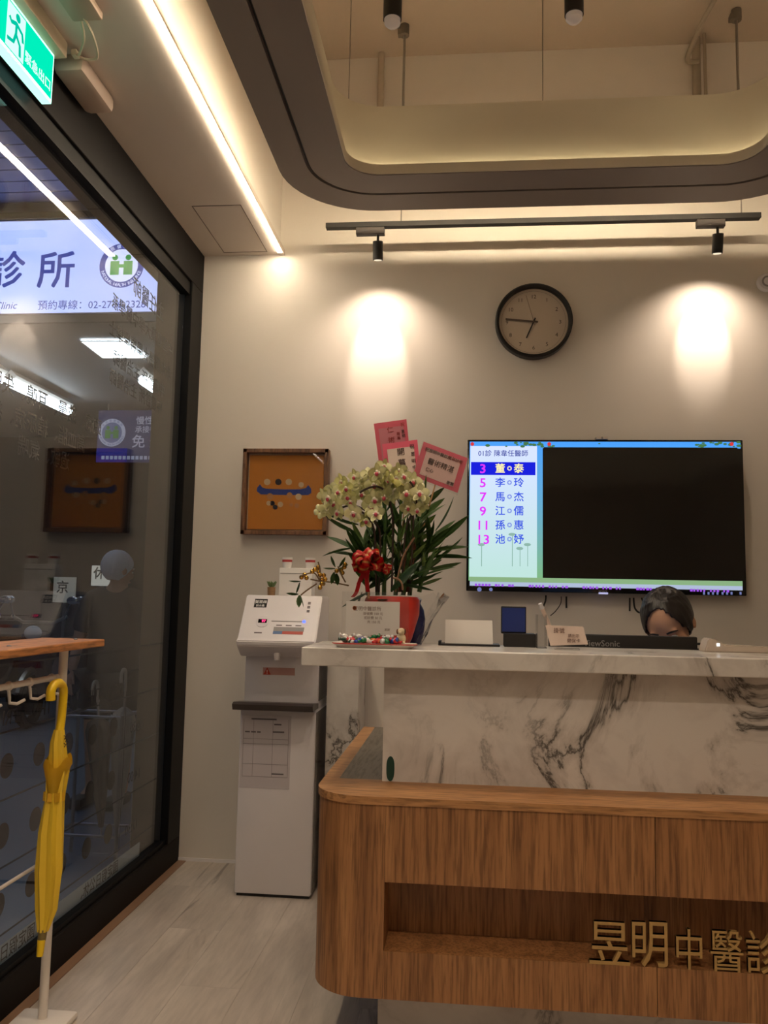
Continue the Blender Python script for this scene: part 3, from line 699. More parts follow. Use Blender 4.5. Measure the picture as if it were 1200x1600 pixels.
# person outside, back turned, grey hair, dark clothes
PX, PY = -2.23, 5.2
pr = thing('person', 'grey-haired person in dark top and long shorts standing outside the window', 'person', (PX, PY, GZ))
def W(x, y, z): return Vector((PX + x, PY + y, GZ + z))
HM = Matrix.Translation(W(0.02, -0.02, 1.47)) @ Matrix.Rotation(R(150), 4, 'Z') @ Matrix.Rotation(R(8), 4, 'X')
bm_ = BM()
nod = [(W(0, 0.02, 0.86), (0.16, 0.11)), (W(0, 0.02, 1.02), (0.145, 0.10)), (W(0, 0.0, 1.2), (0.16, 0.10)), (W(0, 0.01, 1.30), (0.10, 0.07)), (W(0.01, -0.01, 1.37), 0.05), (W(0.02, -0.02, 1.44), 0.05),
       (W(-0.10, 0.02, 0.80), 0.085), (W(-0.11, 0.0, 0.46), 0.058), (W(-0.12, 0.05, 0.30), 0.052), (W(-0.12, 0.05, 0.08), 0.036), (W(-0.12, -0.10, 0.035), 0.034),
       (W(0.10, 0.02, 0.80), 0.085), (W(0.10, 0.0, 0.46), 0.058), (W(0.09, 0.04, 0.30), 0.052), (W(0.09, 0.05, 0.08), 0.036), (W(0.09, -0.10, 0.035), 0.034),
       (W(-0.17, 0.01, 1.27), 0.058), (W(-0.24, 0.02, 1.02), 0.043), (W(-0.23, -0.08, 0.82), 0.03),
       (W(0.17, 0.01, 1.27), 0.058), (W(0.25, 0.02, 1.02), 0.043), (W(0.27, -0.06, 0.82), 0.03)]
edg = [(0, 1), (1, 2), (2, 3), (3, 4), (4, 5), (0, 6), (6, 7), (7, 8), (8, 9), (9, 10), (0, 11), (11, 12), (12, 13), (13, 14), (14, 15), (3, 16), (16, 17), (17, 18), (3, 19), (19, 20), (20, 21)]
add_mesh(bm_, skin_mesh(nod, edg)); head_parts(bm_, HM)
hand(bm_, W(-0.23, -0.08, 0.82), (0.02, -0.25, -1), (0.6, -0.6, 0)); hand(bm_, W(0.27, -0.06, 0.82), (0, -0.2, -1), (-0.6, -0.6, 0))
obj('body', remesh(bm_, 0.009), SKINM, pr, 'all')
GREYHAIR = mat('grey_hair', srgb(228, 228, 232), .6, noise=.12, nscale=60)
face_parts(pr, HM, SKINM, GREYHAIR); hair_cap(HM, GREYHAIR, pr, 0.06, 0.0, -0.075)
DARKC = mat('dark_cloth', srgb(66, 62, 60), .85, noise=.08, nscale=30)
b = BM(); add_mesh(b, skin_mesh([(W(0, 0.02, 0.70), (0.19, 0.14)), (W(0, 0.02, 0.82), (0.185, 0.135)), (W(0, 0.02, 1.0), (0.175, 0.13)), (W(0, 0.0, 1.2), (0.185, 0.125)), (W(0, 0.01, 1.31), (0.10, 0.085)), (W(-0.17, 0.01, 1.275), 0.078), (W(-0.235, 0.02, 1.05), 0.066), (W(0.17, 0.01, 1.275), 0.078), (W(0.245, 0.02, 1.05), 0.066)], [(0, 1), (1, 2), (2, 3), (3, 4), (4, 5), (5, 6), (4, 7), (7, 8)])); obj('shirt', remesh(b, 0.012), DARKC, pr, 'all')
b = BM(); add_mesh(b, skin_mesh([(W(0, 0.02, 0.84), (0.18, 0.13)), (W(-0.1, 0.02, 0.76), 0.115), (W(-0.115, 0.0, 0.5), 0.10), (W(0.1, 0.02, 0.76), 0.115), (W(0.11, 0.0, 0.5), 0.10)], [(0, 1), (1, 2), (0, 3), (3, 4)])); obj('long_shorts', remesh(b, 0.012), mat('shorts_cloth', srgb(48, 45, 44), .85, noise=.06), pr, 'all')
for s in (-0.12, 0.09):
    b = BM(); box(b, (PX + s - 0.05, PY - 0.19, GZ), (PX + s + 0.05, PY + 0.10, GZ + 0.075), 0.03); obj('shoe', b, BLACK, pr, True)

# umbrella rack outside with two furled umbrellas
RX, RY = -1.83, 4.15
orack = thing('outdoor_umbrella_rack', 'thin steel umbrella rack standing on the pavement outside the pane', 'umbrella rack', (RX, RY, GZ))
for dx in (-0.16, 0.16):
    for dy in (-0.1, 0.1):
        b = BM(); cone(b, (RX + dx, RY + dy, GZ), (RX + dx, RY + dy, 0.6), 0.009, seg=10); obj('post', b, STEEL, orack, True)
for z in (0.59, 0.02):
    b = BM(); tube(b, [(RX - .16, RY - .1, z), (RX + .16, RY - .1, z), (RX + .16, RY + .1, z), (RX - .16, RY + .1, z), (RX - .16, RY - .1, z)], 0.007); obj('rail', b, STEEL, orack)
def furled(name, top, tipz, label, cl, hm, tilt=(0, 0), grp=None, cat='umbrella'):
    T = Vector(top); tip = Vector((T.x + tilt[0], T.y + tilt[1], tipz))
    t = thing(name, label, cat, tuple(tip), grp)
    ax = (tip - T)
    def P_(f): return T + ax * f
    b = BM(); tube(b, [P_(0), P_(0.2)], 0.006); hk = [P_(0) + Vector((0, -0.03 + 0.03 * math.cos(a), 0.035 * math.sin(a))) for a in [PI * k / 10 for k in range(11)]] + [P_(0) + Vector((0, -0.06, -0.03))]
    tube(b, [P_(0.1)] + hk, 0.009); obj('handle', b, hm, t, True)
    b = BM(); rings = []
    for f, r in ((0.2, 0.01), (0.24, 0.045), (0.3, 0.055), (0.45, 0.045), (0.7, 0.03), (0.95, 0.01)):
        rings.append([P_(f) + Vector((math.cos(2 * PI * k / 16), math.sin(2 * PI * k / 16), 0)) * r * (1.18 if k % 2 else 0.85) for k in range(16)])
    loft_rings(b, rings); obj('canopy', b, cl, t, True)
    b = BM(); tube(b, [P_(0.94), P_(1)], [0.006, 0.003]); obj('tip', b, STEEL, t)
CLEARU = mat('umbrella_pale', srgb(178, 172, 164), .35, noise=.06)
furled('furled_umbrella', (RX - 0.02, RY, 0.72), 0.0, 'pale grey furled umbrella standing in the outdoor rack, brown tip end', mat('umbrella_taupe', srgb(120, 104, 92), .5, noise=.06), CLEARU, (0.06, 0), 'umbrellas in the outdoor rack')
furled('furled_umbrella', (RX + 0.11, RY + 0.04, 0.78), 0.0, 'clear whitish furled umbrella standing in the outdoor rack beside the pilaster', CLEARU, CLEARU, (-0.01, 0), 'umbrellas in the outdoor rack')

# ================================================================== UMBRELLA RACK INSIDE AND YELLOW UMBRELLA
rk = thing('umbrella_rack', 'white tube umbrella rack with orange wooden shelf top and row of hooks', 'umbrella rack', (-1.17, 2.2, 0))
b = BM(); box(b, (-1.295, 1.74, 1.038), (-1.092, 2.485, 1.06), 0.004); obj('shelf_board', b, RACKWOOD, rk)
for y in (2.35, 1.85):
    b = BM(); cone(b, (-1.155, y, 0.02), (-1.155, y, 1.038), 0.0125, seg=16); obj('post', b, WHITEM, rk, True)
    b = BM(); box(b, (-1.235, y - 0.055, 0), (-1.075, y + 0.055, 0.022), 0.01); obj('foot', b, WHITEM, rk, True)
for z in (0.957, 0.449):
    b = BM(); cone(b, (-1.165, 1.85, z), (-1.165, 2.36, z), 0.0085 if z > .6 else 0.005, seg=12); obj('rail', b, WHITEM, rk, True)
hkb = BM()
tube(hkb, [(0, 0, 0.012), (0.0, 0, -0.010), (0.012, -0.016, -0.026), (0.016, -0.02, -0.04), (0.026, -0.002, -0.044), (0.034, 0.02, -0.036)], 0.0042, 8)
ball(hkb, (0, 0, 0), 0.0125, (1, 0.7, 1), 10)
hk0 = obj('hook', hkb, WHITEM, rk, True)
hk0.location = (-1.165, 2.305, 0.957)
for y in (2.185, 2.08, 1.97):
    copy_part(hk0, rk, Matrix.Translation(Vector((-1.165, y, 0.957))))
for y in (2.42, 2.05):
    b = BM(); ball(b, (-1.155, y, 1.061), 0.006, (1, 1, .5)); obj('screw_cap', b, STEEL, rk, True)
# yellow umbrella
XU = -1.105
def up_(x, y): return at_x(x, y, XU)
T0 = up_(97, 1100); ub = thing('yellow_umbrella', 'yellow folded umbrella with crook handle hanging on the white rack', 'umbrella', tuple(up_(62, 1495)))
b = BM(); hp = smooth_path([up_(79, 1094), up_(80, 1078), up_(86, 1069), up_(94, 1068), up_(99, 1077), up_(98, 1100), up_(95, 1130), up_(91, 1152)])
tube(b, hp, [0.0125] * 18 + [0.0115] * (len(hp) - 18), 14); obj('handle', b, YELH, ub, True)
axis = [(1140, 93, 0.013), (1160, 91, 0.019), (1185, 91, 0.023), (1205, 90, 0.028), (1240, 86, 0.024), (1252, 85, 0.024), (1300, 80, 0.030), (1360, 77, 0.033), (1420, 73, 0.026), (1455, 67, 0.013)]
def canopy_rings(ax, seg=28, tw=0.0):
    rg = []
    for i, (y, x, r) in enumerate(ax):
        c = up_(x, y)
        rg.append([c + Vector((math.cos(2 * PI * k / seg + tw * i), math.sin(2 * PI * k / seg + tw * i), 0)) * r * (1.0 + 0.12 * math.cos(7 * 2 * PI * k / seg)) for k in range(seg)])
    return rg
b = BM(); loft_rings(b, canopy_rings(axis, tw=0.12)); obj('canopy', b, YEL, ub, True)
# loose canopy collar above the strap
b = BM(); rg = []
for (y, x, r, wv) in ((1238, 86, 0.0245, 0), (1215, 88, 0.034, .004), (1196, 90, 0.044, .008), (1188, 91, 0.048, .013)):
    c = up_(x, y); rg.append([c + Vector((math.cos(2 * PI * k / 32) * r * .7, math.sin(2 * PI * k / 32) * r * 1.05, wv * math.cos(8 * PI * k / 32 + 1.2))) for k in range(32)])
loft_rings(b, rg); bmesh.ops.solidify(b, geom=b.faces[:], thickness=0.0012); obj('canopy_collar', b, YEL, ub, True)
b = BM(); loft_rings(b, canopy_rings([(1236, 86, 0.0262), (1250, 85, 0.0265)])); obj('strap', b, mat('strap_yellow', srgb(214, 164, 30), .5, noise=.04), ub, True)
b = BM(); tube(b, [up_(67, 1452), up_(65, 1470)], [0.012, 0.0105], 12); obj('ferrule', b, mat('ferrule_grey', srgb(120, 104, 60), .4, noise=.04), ub, True)
b = BM(); tube(b, [up_(65, 1468), up_(62, 1494)], [0.0105, 0.0085], 12); obj('tip', b, YELH, ub, True)
b = BM()
for k in range(5):
    c = up_(93 + (k % 3) * 1.6, 1148 + k * 4) + Vector((0.019, -0.012, 0)); tube(b, [c, c + Vector((0.002, 0.007, -0.004)), c + Vector((0.001, 0.001, -0.010))], 0.0013, 5)
obj('ink_marks', b, INK, ub)

# ================================================================== EXIT SIGN, ALARM BOX
ex = thing('exit_sign', 'glowing green emergency exit sign with running figure above the window', 'exit sign', (-1.22, 2.0, 2.72))
EXX = -1.235
b = BM(); box(b, (EXX - 0.03, 1.80, 2.645), (EXX, 2.232, 2.80), 0.002); obj('housing', b, mat('sign_edge', srgb(215, 250, 240), .4, emit=(0.45, 1.0, 0.85), estr=0.9, noise=.01), ex)
ER = Vector((0, 1, 0))
b = BM(); box(b, (EXX, 1.81, 2.656), (EXX + 0.0012, 2.224, 2.79)); obj('green_face', b, emis('exit_green', (0.0, 0.62, 0.36), 1.0), ex)
EW = emis('exit_white', (0.62, 1.0, 0.86), 0.85)
b = BM(); box(b, (EXX + 0.0012, 1.975, 2.658), (EXX + 0.002, 2.065, 2.785)); obj('door_pictogram', b, EW, ex)
b = BM(); F0 = Vector((EXX + 0.002, 2.02, 2.715))
def fp(y, z): return F0 + Vector((0.001, y, z))
ball(b, fp(0.006, 0.05), 0.012, (0.1, 1, 1), 14)
for pts in (((0.0, 0.035), (0.0, 0.0)), ((0.0, 0.03), (0.03, 0.02), (0.036, -0.002)), ((0.0, 0.03), (-0.025, 0.02), (-0.035, 0.03)), ((0.0, 0.0), (0.022, -0.02), (0.025, -0.05)), ((0.0, 0.0), (-0.01, -0.028), (-0.04, -0.035))):
    tube(b, [fp(*q_) for q_ in pts], 0.006, 6)
for v in b.verts: v.co.x = EXX + 0.002 + (v.co.x - EXX - 0.002) * 0.12 + 0.0006
obj('running_figure', b, emis('exit_figure', (0.0, 0.45, 0.30), 0.9), ex)
b = BM(); text_bm(b, '緊急出口', 0.037, (EXX + 0.0012, 2.145, 2.69), ER, YU, bold=0.01); obj('sign_lettering', b, EW, ex)
b = BM(); box(b, (-1.26, 1.7, 2.80), (-1.205, 2.25, 2.85), 0.004)
setp(obj('cable_cover', b, mat('cover_beige', srgb(196, 176, 150), .5, noise=.03), None, True, (-1.23, 2.0, 2.8)), 'beige cable cover box above the green exit sign', 'cable cover')
b = BM(); box(b, (-1.275, 2.29, 2.79), (-1.175, 2.53, 2.85), 0.02)
setp(obj('motion_sensor', b, mat('sensor_beige', srgb(176, 156, 140), .5, noise=.03), None, True, (-1.22, 2.4, 2.8)), 'beige rounded door sensor box under the soffit beside the exit sign', 'sensor')
b = BM(); wp = smooth_path([(-1.10, 2.10, 2.846), (-1.13, 2.2, 2.83), (-1.17, 2.26, 2.825), (-1.19, 2.29, 2.832), (-1.15, 2.31, 2.836), (-1.12, 2.27, 2.83), (-1.09, 2.16, 2.82), (-1.10, 2.08, 2.84)]); tube(b, wp, 0.004, 6)
box(b, (-1.2, 2.262, 2.822), (-1.185, 2.285, 2.84))
setp(obj('loose_wire', b, mat('wire_cream', srgb(206, 190, 166), .5, noise=.03), None, True, (-1.15, 2.2, 2.83)), 'cream loose wire loop with clip under the soffit', 'wire')
b = BM(); box(b, (-1.13, 1.90, 2.825), (-1.04, 2.13, 2.85), 0.006)
setp(obj('junction_box', b, mat('jbox_beige', srgb(180, 160, 140), .5, noise=.03), None, True, (-1.08, 2.0, 2.83)), 'small beige junction box on the soffit where the wires start', 'junction box')

# ================================================================== RECEPTION COUNTER
YF = 2.2; DZ = 0.692; WB = 0.198; CXR = 2.2; DXL = -0.386; NZ0, NZ1 = 0.313, 0.481; NXL = -0.194; NYB = 2.336
ct = thing('reception_counter', 'wood and white marble reception counter with rounded corner and lit letters niche', 'reception counter', (0.6, 2.5, 0))
ct['label'] = 'wood-fronted reception counter with white marble panel and rounded wooden corner'
b = BM(); box(b, (-0.222, 2.385, 0), (CXR, 2.43, 1.012)); obj('marble_panel', b, MARBLE, ct)
slab = BM(); box(slab, (-0.446, 2.3, 1.012), (CXR, 2.66, 1.062), 0.003); obj('marble_slab', slab, MARBLE, ct)
# wooden front: corner with arc, upper rail, lower rail, niche
rC = 0.13
def corner(zlo, zhi, x_end, ybk=2.40):
    o = [(x_end, YF)]
    o += [(DXL + rC - rC * math.sin(R(a)), YF + rC - rC * math.cos(R(a))) for a in range(0, 91, 9)]
    o += [(DXL, ybk), (x_end, ybk)]
    return [(x, y, zlo) for x, y in o], (0, 0, zhi - zlo)
b = BM(); poly(b, *corner(WB, DZ - 0.02, NXL)); obj('corner_panel', b, WOOD, ct, True)
for x0_, x1_ in ((NXL, 0.48), (0.4812, 1.15), (1.1512, CXR)):
    b = BM(); box(b, (x0_ + 0.0006, YF, NZ1), (x1_, 2.385, DZ - 0.02)); obj('upper_panel', b, WOOD, ct)
    b = BM(); box(b, (x0_ + 0.0006, YF, WB), (x1_, 2.385, NZ0)); obj('lower_panel', b, WOOD, ct)
    b = BM(); box(b, (x0_, NYB, NZ0), (x1_, 2.385, NZ1)); obj('niche_back', b, WOOD, ct)
# wooden ledge top with rounded corner, running back as an L
o = [(CXR, YF - 0.004)] + [(DXL - 0.004 + (rC + 0.004) - (rC + 0.004) * math.sin(R(a)), YF - 0.004 + rC - rC * math.cos(R(a))) for a in range(0, 91, 9)]
o += [(DXL - 0.004, 3.36), (-0.345, 3.36), (-0.345, 2.40), (CXR, 2.40)]
b = BM(); poly(b, [(x, y, DZ - 0.02) for x, y in o], (0, 0, 0.02)); obj('ledge_top', b, WOODTOP, ct, True)
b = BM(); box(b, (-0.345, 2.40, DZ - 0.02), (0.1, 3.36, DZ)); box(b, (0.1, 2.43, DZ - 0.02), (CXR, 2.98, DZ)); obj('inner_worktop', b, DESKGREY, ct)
b = BM(); box(b, (DXL, 2.40, WB), (DXL + 0.02, 3.35, DZ - 0.02)); obj('side_panel', b, WOOD, ct)
b = BM(); box(b, (-0.30, 3.2, 0), (0.08, 3.24, DZ - 0.02)); obj('support_leg', b, WOOD, ct)
b = BM(); c = at_y(610, 1201, 2.385); pts = [(c.x + 0.0115 * math.cos(2 * PI * k / 24), 2.3848, c.z + 0.034 * math.copysign(abs(math.sin(2 * PI * k / 24)) ** 0.7, math.sin(2 * PI * k / 24))) for k in range(24)]
poly(b, pts, (0, -0.001, 0)); obj('green_sticker', b, mat('sticker_green', srgb(20, 62, 50), .5, noise=.04), ct)
# gold characters on the niche edge, every one a thing of the same sign
for ch, px, wpx, ty, by in (('昱', 953, 54, 1437, 1504), ('明', 1016, 50, 1439, 1508), ('中', 1078, 38, 1453, 1512), ('醫', 1137, 42, 1456, 1517), ('診', 1196, 46, 1462, 1522), ('所', 1256, 46, 1466, 1528)):
    a = at_y(px, by, YF - 0.004); c = at_y(px, ty, YF - 0.004)
    h = c.z - a.z
    b = BM(); text_bm(b, ch, h / 0.86, (a.x, YF - 0.003, NZ0 + h * 0.43), XR, YU, depth=0.012, bold=0.002, xs=1.0 * (wpx / 1300 * YF) / h * 1.02)
    zmin = min(v.co.z for v in b.verts); bmesh.ops.translate(b, verts=b.verts, vec=(0, 0.014, NZ0 - zmin + 0.0005))
    g = obj('gold_character', b, GOLD, None, False, (a.x, YF, NZ0))
    setp(g, {'昱': 'first gold character of the niche sign, with a wide base stroke', '明': 'second gold character of the niche sign, two tall halves side by side', '中': 'third gold character of the niche sign, a small box crossed by one stroke', '醫': 'fourth gold character of the niche sign, dense with many strokes', '診': 'fifth gold character of the niche sign, with slanting strokes', '所': 'sixth and last gold character of the niche sign'}[ch], 'letter', 'gold sign characters in the counter niche')

# low marble-clad return wall behind, beside the dispenser
b = BM(); box(b, (-0.575, 3.56, 0), (-0.44, 3.815, 0.955), 0.002)
setp(obj('marble_pier', b, MARBLE, None, False, (-0.5, 3.7, 0)), 'low marble-clad pier between the water dispenser and the desk return', 'pier')

# ================================================================== WATER DISPENSER
DX0, DX1, DY = -0.908, -0.596, 3.415
wd = thing('water_dispenser', 'white free-standing hot water dispenser with black drip ledge and red display', 'water dispenser', ((DX0 + DX1) / 2, 3.6, 0))
b = BM(); box(b, (DX0, DY, 0.012), (DX1, 3.70, 0.735), 0.006); bd = obj('lower_body', b, WHITEP, wd, True)
b = BM(); box(b, (DX0 + 0.008, DY + 0.01, 0), (DX1 - 0.008, 3.69, 0.012)); obj('plinth', b, BLACK, wd)
b = BM(); poly(b, [(DX0 - 0.012, y, z) for y, z in ((3.335, 0.745), (3.46, 0.745), (3.46, 0.765), (3.345, 0.775), (3.325, 0.768))], (DX1 - DX0 + 0.016, 0, 0)); obj('drip_ledge', b, mat('ledge_brown', srgb(60, 50, 48), .35, noise=.04), wd)
b = BM(); box(b, (DX0 + 0.002, DY, 0.735), (DX1 - 0.002, 3.70, 0.745)); box(b, (DX0 + 0.002, 3.46, 0.745), (DX1 - 0.002, 3.70, 0.98), 0.003); obj('recess_body', b, WHITEP, wd, True)
hp_ = [(3.66, 0.95), (3.455, 0.95), (3.40, 0.955), (3.335, 1.0), (3.33, 1.02), (3.355, 1.035), (3.475, 1.205), (3.66, 1.205)]
b = BM(); poly(b, [(DX0 - 0.006, y, z) for y, z in hp_], (DX1 - DX0 + 0.012, 0, 0)); bmesh.ops.bevel(b, geom=b.edges[:], offset=0.004, segments=2, affect='EDGES'); hd_ = obj('head', b, WHITEP, wd, True)
# slanted control face frame
A0 = Vector(((DX0 + DX1) / 2, 3.355, 1.035)); UPV = (Vector((0, 3.475, 1.205)) - Vector((0, 3.355, 1.035))).normalized()
UP3 = Vector((0, UPV.y, UPV.z)); FL = 0.208
def face_x(px): return (px - 433) / 118 * 0.312
b = BM(); quad_on(b, A0, XR, UP3, -0.122, 0.145, -0.068, 0.188, 0.001); l_ = obj('brand_plate', b, INKV, wd)
b = BM(); text_bm(b, '賀眾牌', 0.017, A0 + XR * -0.095 + UP3 * 0.172, XR, UP3, lift=0.001); text_bm(b, '飲水機', 0.012, A0 + XR * -0.095 + UP3 * 0.154, XR, UP3, lift=0.001); obj('brand_lettering', b, PAPER, l_)
b = BM(); cpt = [A0 + XR * (-0.072 + 0.028 * math.cos(2 * PI * k / 28)) + UP3 * (0.075 + 0.028 * math.sin(2 * PI * k / 28)) for k in range(28)]; poly(b, cpt, XR.cross(UP3) * 0.0025); obj('dial_boss', b, WHITEP, wd, True)
b = BM(); quad_on(b, A0 + XR.cross(UP3) * 0.0025, XR, UP3, -0.09, 0.067, -0.054, 0.085, 0.001); ds = obj('display', b, BLACKG, wd)
b = BM(); text_bm(b, '97', 0.017, A0 + XR * -0.067 + UP3 * 0.076, XR, UP3, lift=0.0036, bold=0.012); obj('display_digits', b, emis('digit_red', (1.0, 0.04, 0.16), 2.2), ds)
b = BM(); quad_on(b, A0, XR, UP3, -0.035, 0.076, 0.095, 0.080, 0.001); obj('lamp_row', b, GREYP, wd)
b = BM(); ball(b, A0 + XR * 0.101 + UP3 * 0.078, 0.007, (1, .6, 1), 14); obj('blue_lamp', b, emis('lamp_blue', (0.06, 0.10, 1.0), 2.5), wd, True)
b = BM(); quad_on(b, A0, XR, UP3, -0.02, 0.03, 0.106, 0.05, 0.001); obj('button_strip', b, GREYP, wd)
b = BM(); quad_on(b, A0, XR, UP3, -0.02, 0.016, 0.018, 0.03, 0.001); obj('cold_strip', b, mat('cold_blue', srgb(96, 124, 172), .5, noise=.03), wd)
b = BM(); quad_on(b, A0, XR, UP3, 0.018, 0.016, 0.104, 0.03, 0.001); obj('hot_strip', b, mat('hot_red', srgb(200, 92, 80), .5, noise=.03), wd)
b = BM()
for k in range(3): quad_on(b, A0, XR, UP3, -0.012 + k * 0.04, 0.056, 0.012 + k * 0.04, 0.061, 0.0008)
for k in range(3): quad_on(b, A0, XR, UP3, 0.105, 0.125 + k * 0.02, 0.117, 0.137 + k * 0.02, 0.0008)
quad_on(b, A0, XR, UP3, -0.098, 0.018, -0.066, 0.023, 0.0008)
obj('face_print', b, mat('print_grey', srgb(130, 122, 124), .6, noise=.03), wd)
b = BM(); lathe(b, [(0, 0.952), (0.012, 0.952), (0.015, 0.975), (0.008, 0.99)], (-0.755, 3.385, -0.01)); obj('spout', b, WHITEP, wd, True)
RY_ = 3.459
b = BM(); box(b, (-0.83, RY_ - 0.0008, 0.875), (-0.695, RY_ + 0.0005, 0.905)); wl = obj('warning_label', b, mat('label_rose', srgb(196, 150, 140), .6, noise=.03), wd)
b = BM(); poly(b, [(-0.828, RY_ - 0.001, 0.876), (-0.796, RY_ - 0.001, 0.876), (-0.812, RY_ - 0.001, 0.906)], (0, -0.0006, 0)); obj('warning_triangle', b, mat('warn_red', srgb(186, 60, 40), .6, noise=.03), wl)
b = BM(); text_bm(b, '!', 0.022, (-0.812, RY_ - 0.0016, 0.888), XR, YU, bold=.01); obj('warning_mark', b, PAPER, wl)
b = BM(); box(b, (-0.901, DY - 0.0012, 0.425), (-0.695, DY + 0.0005, 0.715)); sh = obj('record_sheet', b, mat('sheet_sleeve', srgb(206, 200, 204), .25, noise=.02), wd)
b = BM()
for k, z in enumerate((0.62, 0.60, 0.52, 0.47)): box(b, (-0.892, DY - 0.0018, z), (-0.705, DY - 0.001, z + 0.0012))
for x in (-0.892, -0.85, -0.77, -0.705): box(b, (x, DY - 0.0018, 0.47), (x + 0.001, DY - 0.001, 0.70))
for x, z, l in ((-0.86, 0.697, 0.105), (-0.765, 0.677, 0.03), (-0.77, 0.647, 0.048), (-0.885, 0.645, 0.02), (-0.86, 0.645, 0.02), (-0.835, 0.645, 0.015), (-0.77, 0.48, 0.05)): box(b, (x, DY - 0.0018, z), (x + l, DY - 0.001, z + 0.006))
obj('sheet_print', b, mat('print_dark', srgb(110, 104, 108), .7, noise=.03), sh)

b = BM(); box(b, (DX1, DY + .02, .02), (DX1 + .002, 3.69, .73)); box(b, (DX1 - .002, 3.49, .77), (DX1 + .0005, 3.69, .945)); obj('side_cover', b, mat('side_grey', srgb(128, 122, 116), .2, .6, noise=.03), wd)
# things on top of the dispenser
sp_ = thing('potted_succulent', 'tiny succulent in a brown patterned pot on top of the water dispenser', 'potted plant', (-0.822, 3.53, 1.205))
b = BM(); lathe(b, [(0, 1.205), (0.016, 1.205), (0.018, 1.24), (0.014, 1.24), (0.013, 1.232), (0, 1.232)], (-0.822, 3.53, 0), 20); obj('pot', b, mat('pot_brown', srgb(150, 116, 80), .5, noise=.2, nscale=90), sp_, True)
for k in range(12):
    a = k * 2.4; b = BM(); d = Vector((math.cos(a) * 0.6, math.sin(a) * 0.6, 1.0 - 0.03 * k)).normalized(); p_ = Vector((-0.822, 3.53, 1.235))
    tube(b, [p_, p_ + d * 0.018, p_ + d * 0.036], [0.003, 0.0055, 0.001], 6); obj('leaf', b, mat('succulent_green', srgb(104, 128, 76), .5, noise=.1), sp_, True)
cb = thing('cup_box', 'white upright paper cup box behind the water dispenser', 'box', (-0.71, 3.6, 1.205))
b = BM(); box(b, (-0.80, 3.575, 1.205), (-0.655, 3.655, 1.325), 0.003); obj('carton', b, PAPER, cb, True)
b = BM(); box(b, (-0.795, 3.573, 1.30), (-0.66, 3.575, 1.303)); obj('lid_seam', b, GREYP, cb)
for k, x in enumerate((-0.775, -0.672)):
    t = thing('paper_cup', ('white paper cup with red mark on the cup box, window side', 'white paper cup with red mark on the cup box, flower side')[k], 'cup', (x, 3.615, 1.325), 'paper cups on the cup box')
    b = BM(); lathe(b, [(0, 1.325), (0.018, 1.325), (0.023, 1.372), (0.021, 1.372), (0.017, 1.33), (0, 1.33)], (x, 3.615, 0), 24); obj('shell', b, PAPER, t, True)
    b = BM(); lathe(b, [(0.0213, 1.352), (0.0222, 1.366)], (x, 3.615, 0), 24); obj('red_mark', b, mat('cup_red', srgb(200, 70, 70), .6, noise=.03), t, True)

# ================================================================== FRAMED PICTURE
FY = 3.80
fr = thing('framed_picture', 'square wooden shadow-box frame with orange cloth showing a blue canoe', 'picture', (-0.84, FY, 1.69))
fa = at_y(380.6, 701, FY - 0.03); fb = at_y(510, 836, FY - 0.03)
x0, x1, z0, z1 = fa.x, fb.x, fb.z, fa.z; ft = 0.018
for n_, lo, hi in (('frame_side', (x0, FY - 0.035, z0), (x0 + ft, YB, z1)), ('frame_side', (x1 - ft, FY - 0.035, z0), (x1, YB, z1)), ('frame_rail', (x0, FY - 0.035, z1 - ft), (x1, YB, z1)), ('frame_rail', (x0, FY - 0.035, z0), (x1, YB, z0 + ft))):
    b = BM(); box(b, lo, hi, 0.001); obj(n_, b, FRAMEWOOD, fr)
b = BM(); box(b, (x0 + ft, FY + 0.008, z0 + ft), (x1 - ft, YB - 0.001, z1 - ft)); obj('backing', b, mat('mat_beige', srgb(196, 170, 140), .8, noise=.03), fr)
b = BM(); box(b, (x0 + ft + 0.006, FY, z0 + ft + 0.008), (x1 - ft - 0.008, FY + 0.008, z1 - ft - 0.008)); ar = obj('cloth_panel', b, mat('orange_cloth', srgb(206, 132, 44), .8, noise=.05, nscale=5), fr)
def cz(x, y): return at_y(370 + x / 8.0, 690 + y / 8.0, FY - 0.0005)
b = BM(); hull = [(250, 620), (256, 575), (290, 535), (318, 572), (370, 590), (600, 597), (800, 596), (865, 580), (893, 543), (930, 590), (932, 640), (895, 668), (600, 668), (300, 660)]
poly(b, [cz(*q_) for q_ in hull], (0, -0.0006, 0)); obj('canoe_shape', b, mat('canoe_blue', srgb(34, 64, 150), .7, noise=.04), ar)
# plain dabs instead of the printed figures
for k, (x, y, r, cm) in enumerate(((380, 505, 40, 0), (520, 505, 40, 2), (650, 505, 40, 0), (805, 540, 34, 0), (415, 685, 40, 1), (660, 670, 36, 1), (772, 690, 40, 0), (400, 770, 30, 0), (445, 770, 30, 2), (545, 785, 34, 0), (480, 820, 30, 2), (680, 790, 22, 1), (750, 800, 30, 1))):
    mtl = (mat('dab_cream', srgb(214, 190, 150), .8, noise=.04), mat('dab_tan', srgb(196, 140, 84), .8, noise=.04), mat('dab_dark', srgb(40, 34, 40), .8, noise=.04))[cm]
    b = BM(); poly(b, [cz(x + r * math.cos(2 * PI * q_ / 16), y + r * math.sin(2 * PI * q_ / 16)) for q_ in range(16)], (0, -0.0012, 0)); obj('colour_dab', b, mtl, ar)
b = BM(); box(b, (x0 + ft, FY - 0.024, z0 + ft), (x1 - ft, FY - 0.022, z1 - ft)); obj('picture_glass', b, ACRYL, fr)

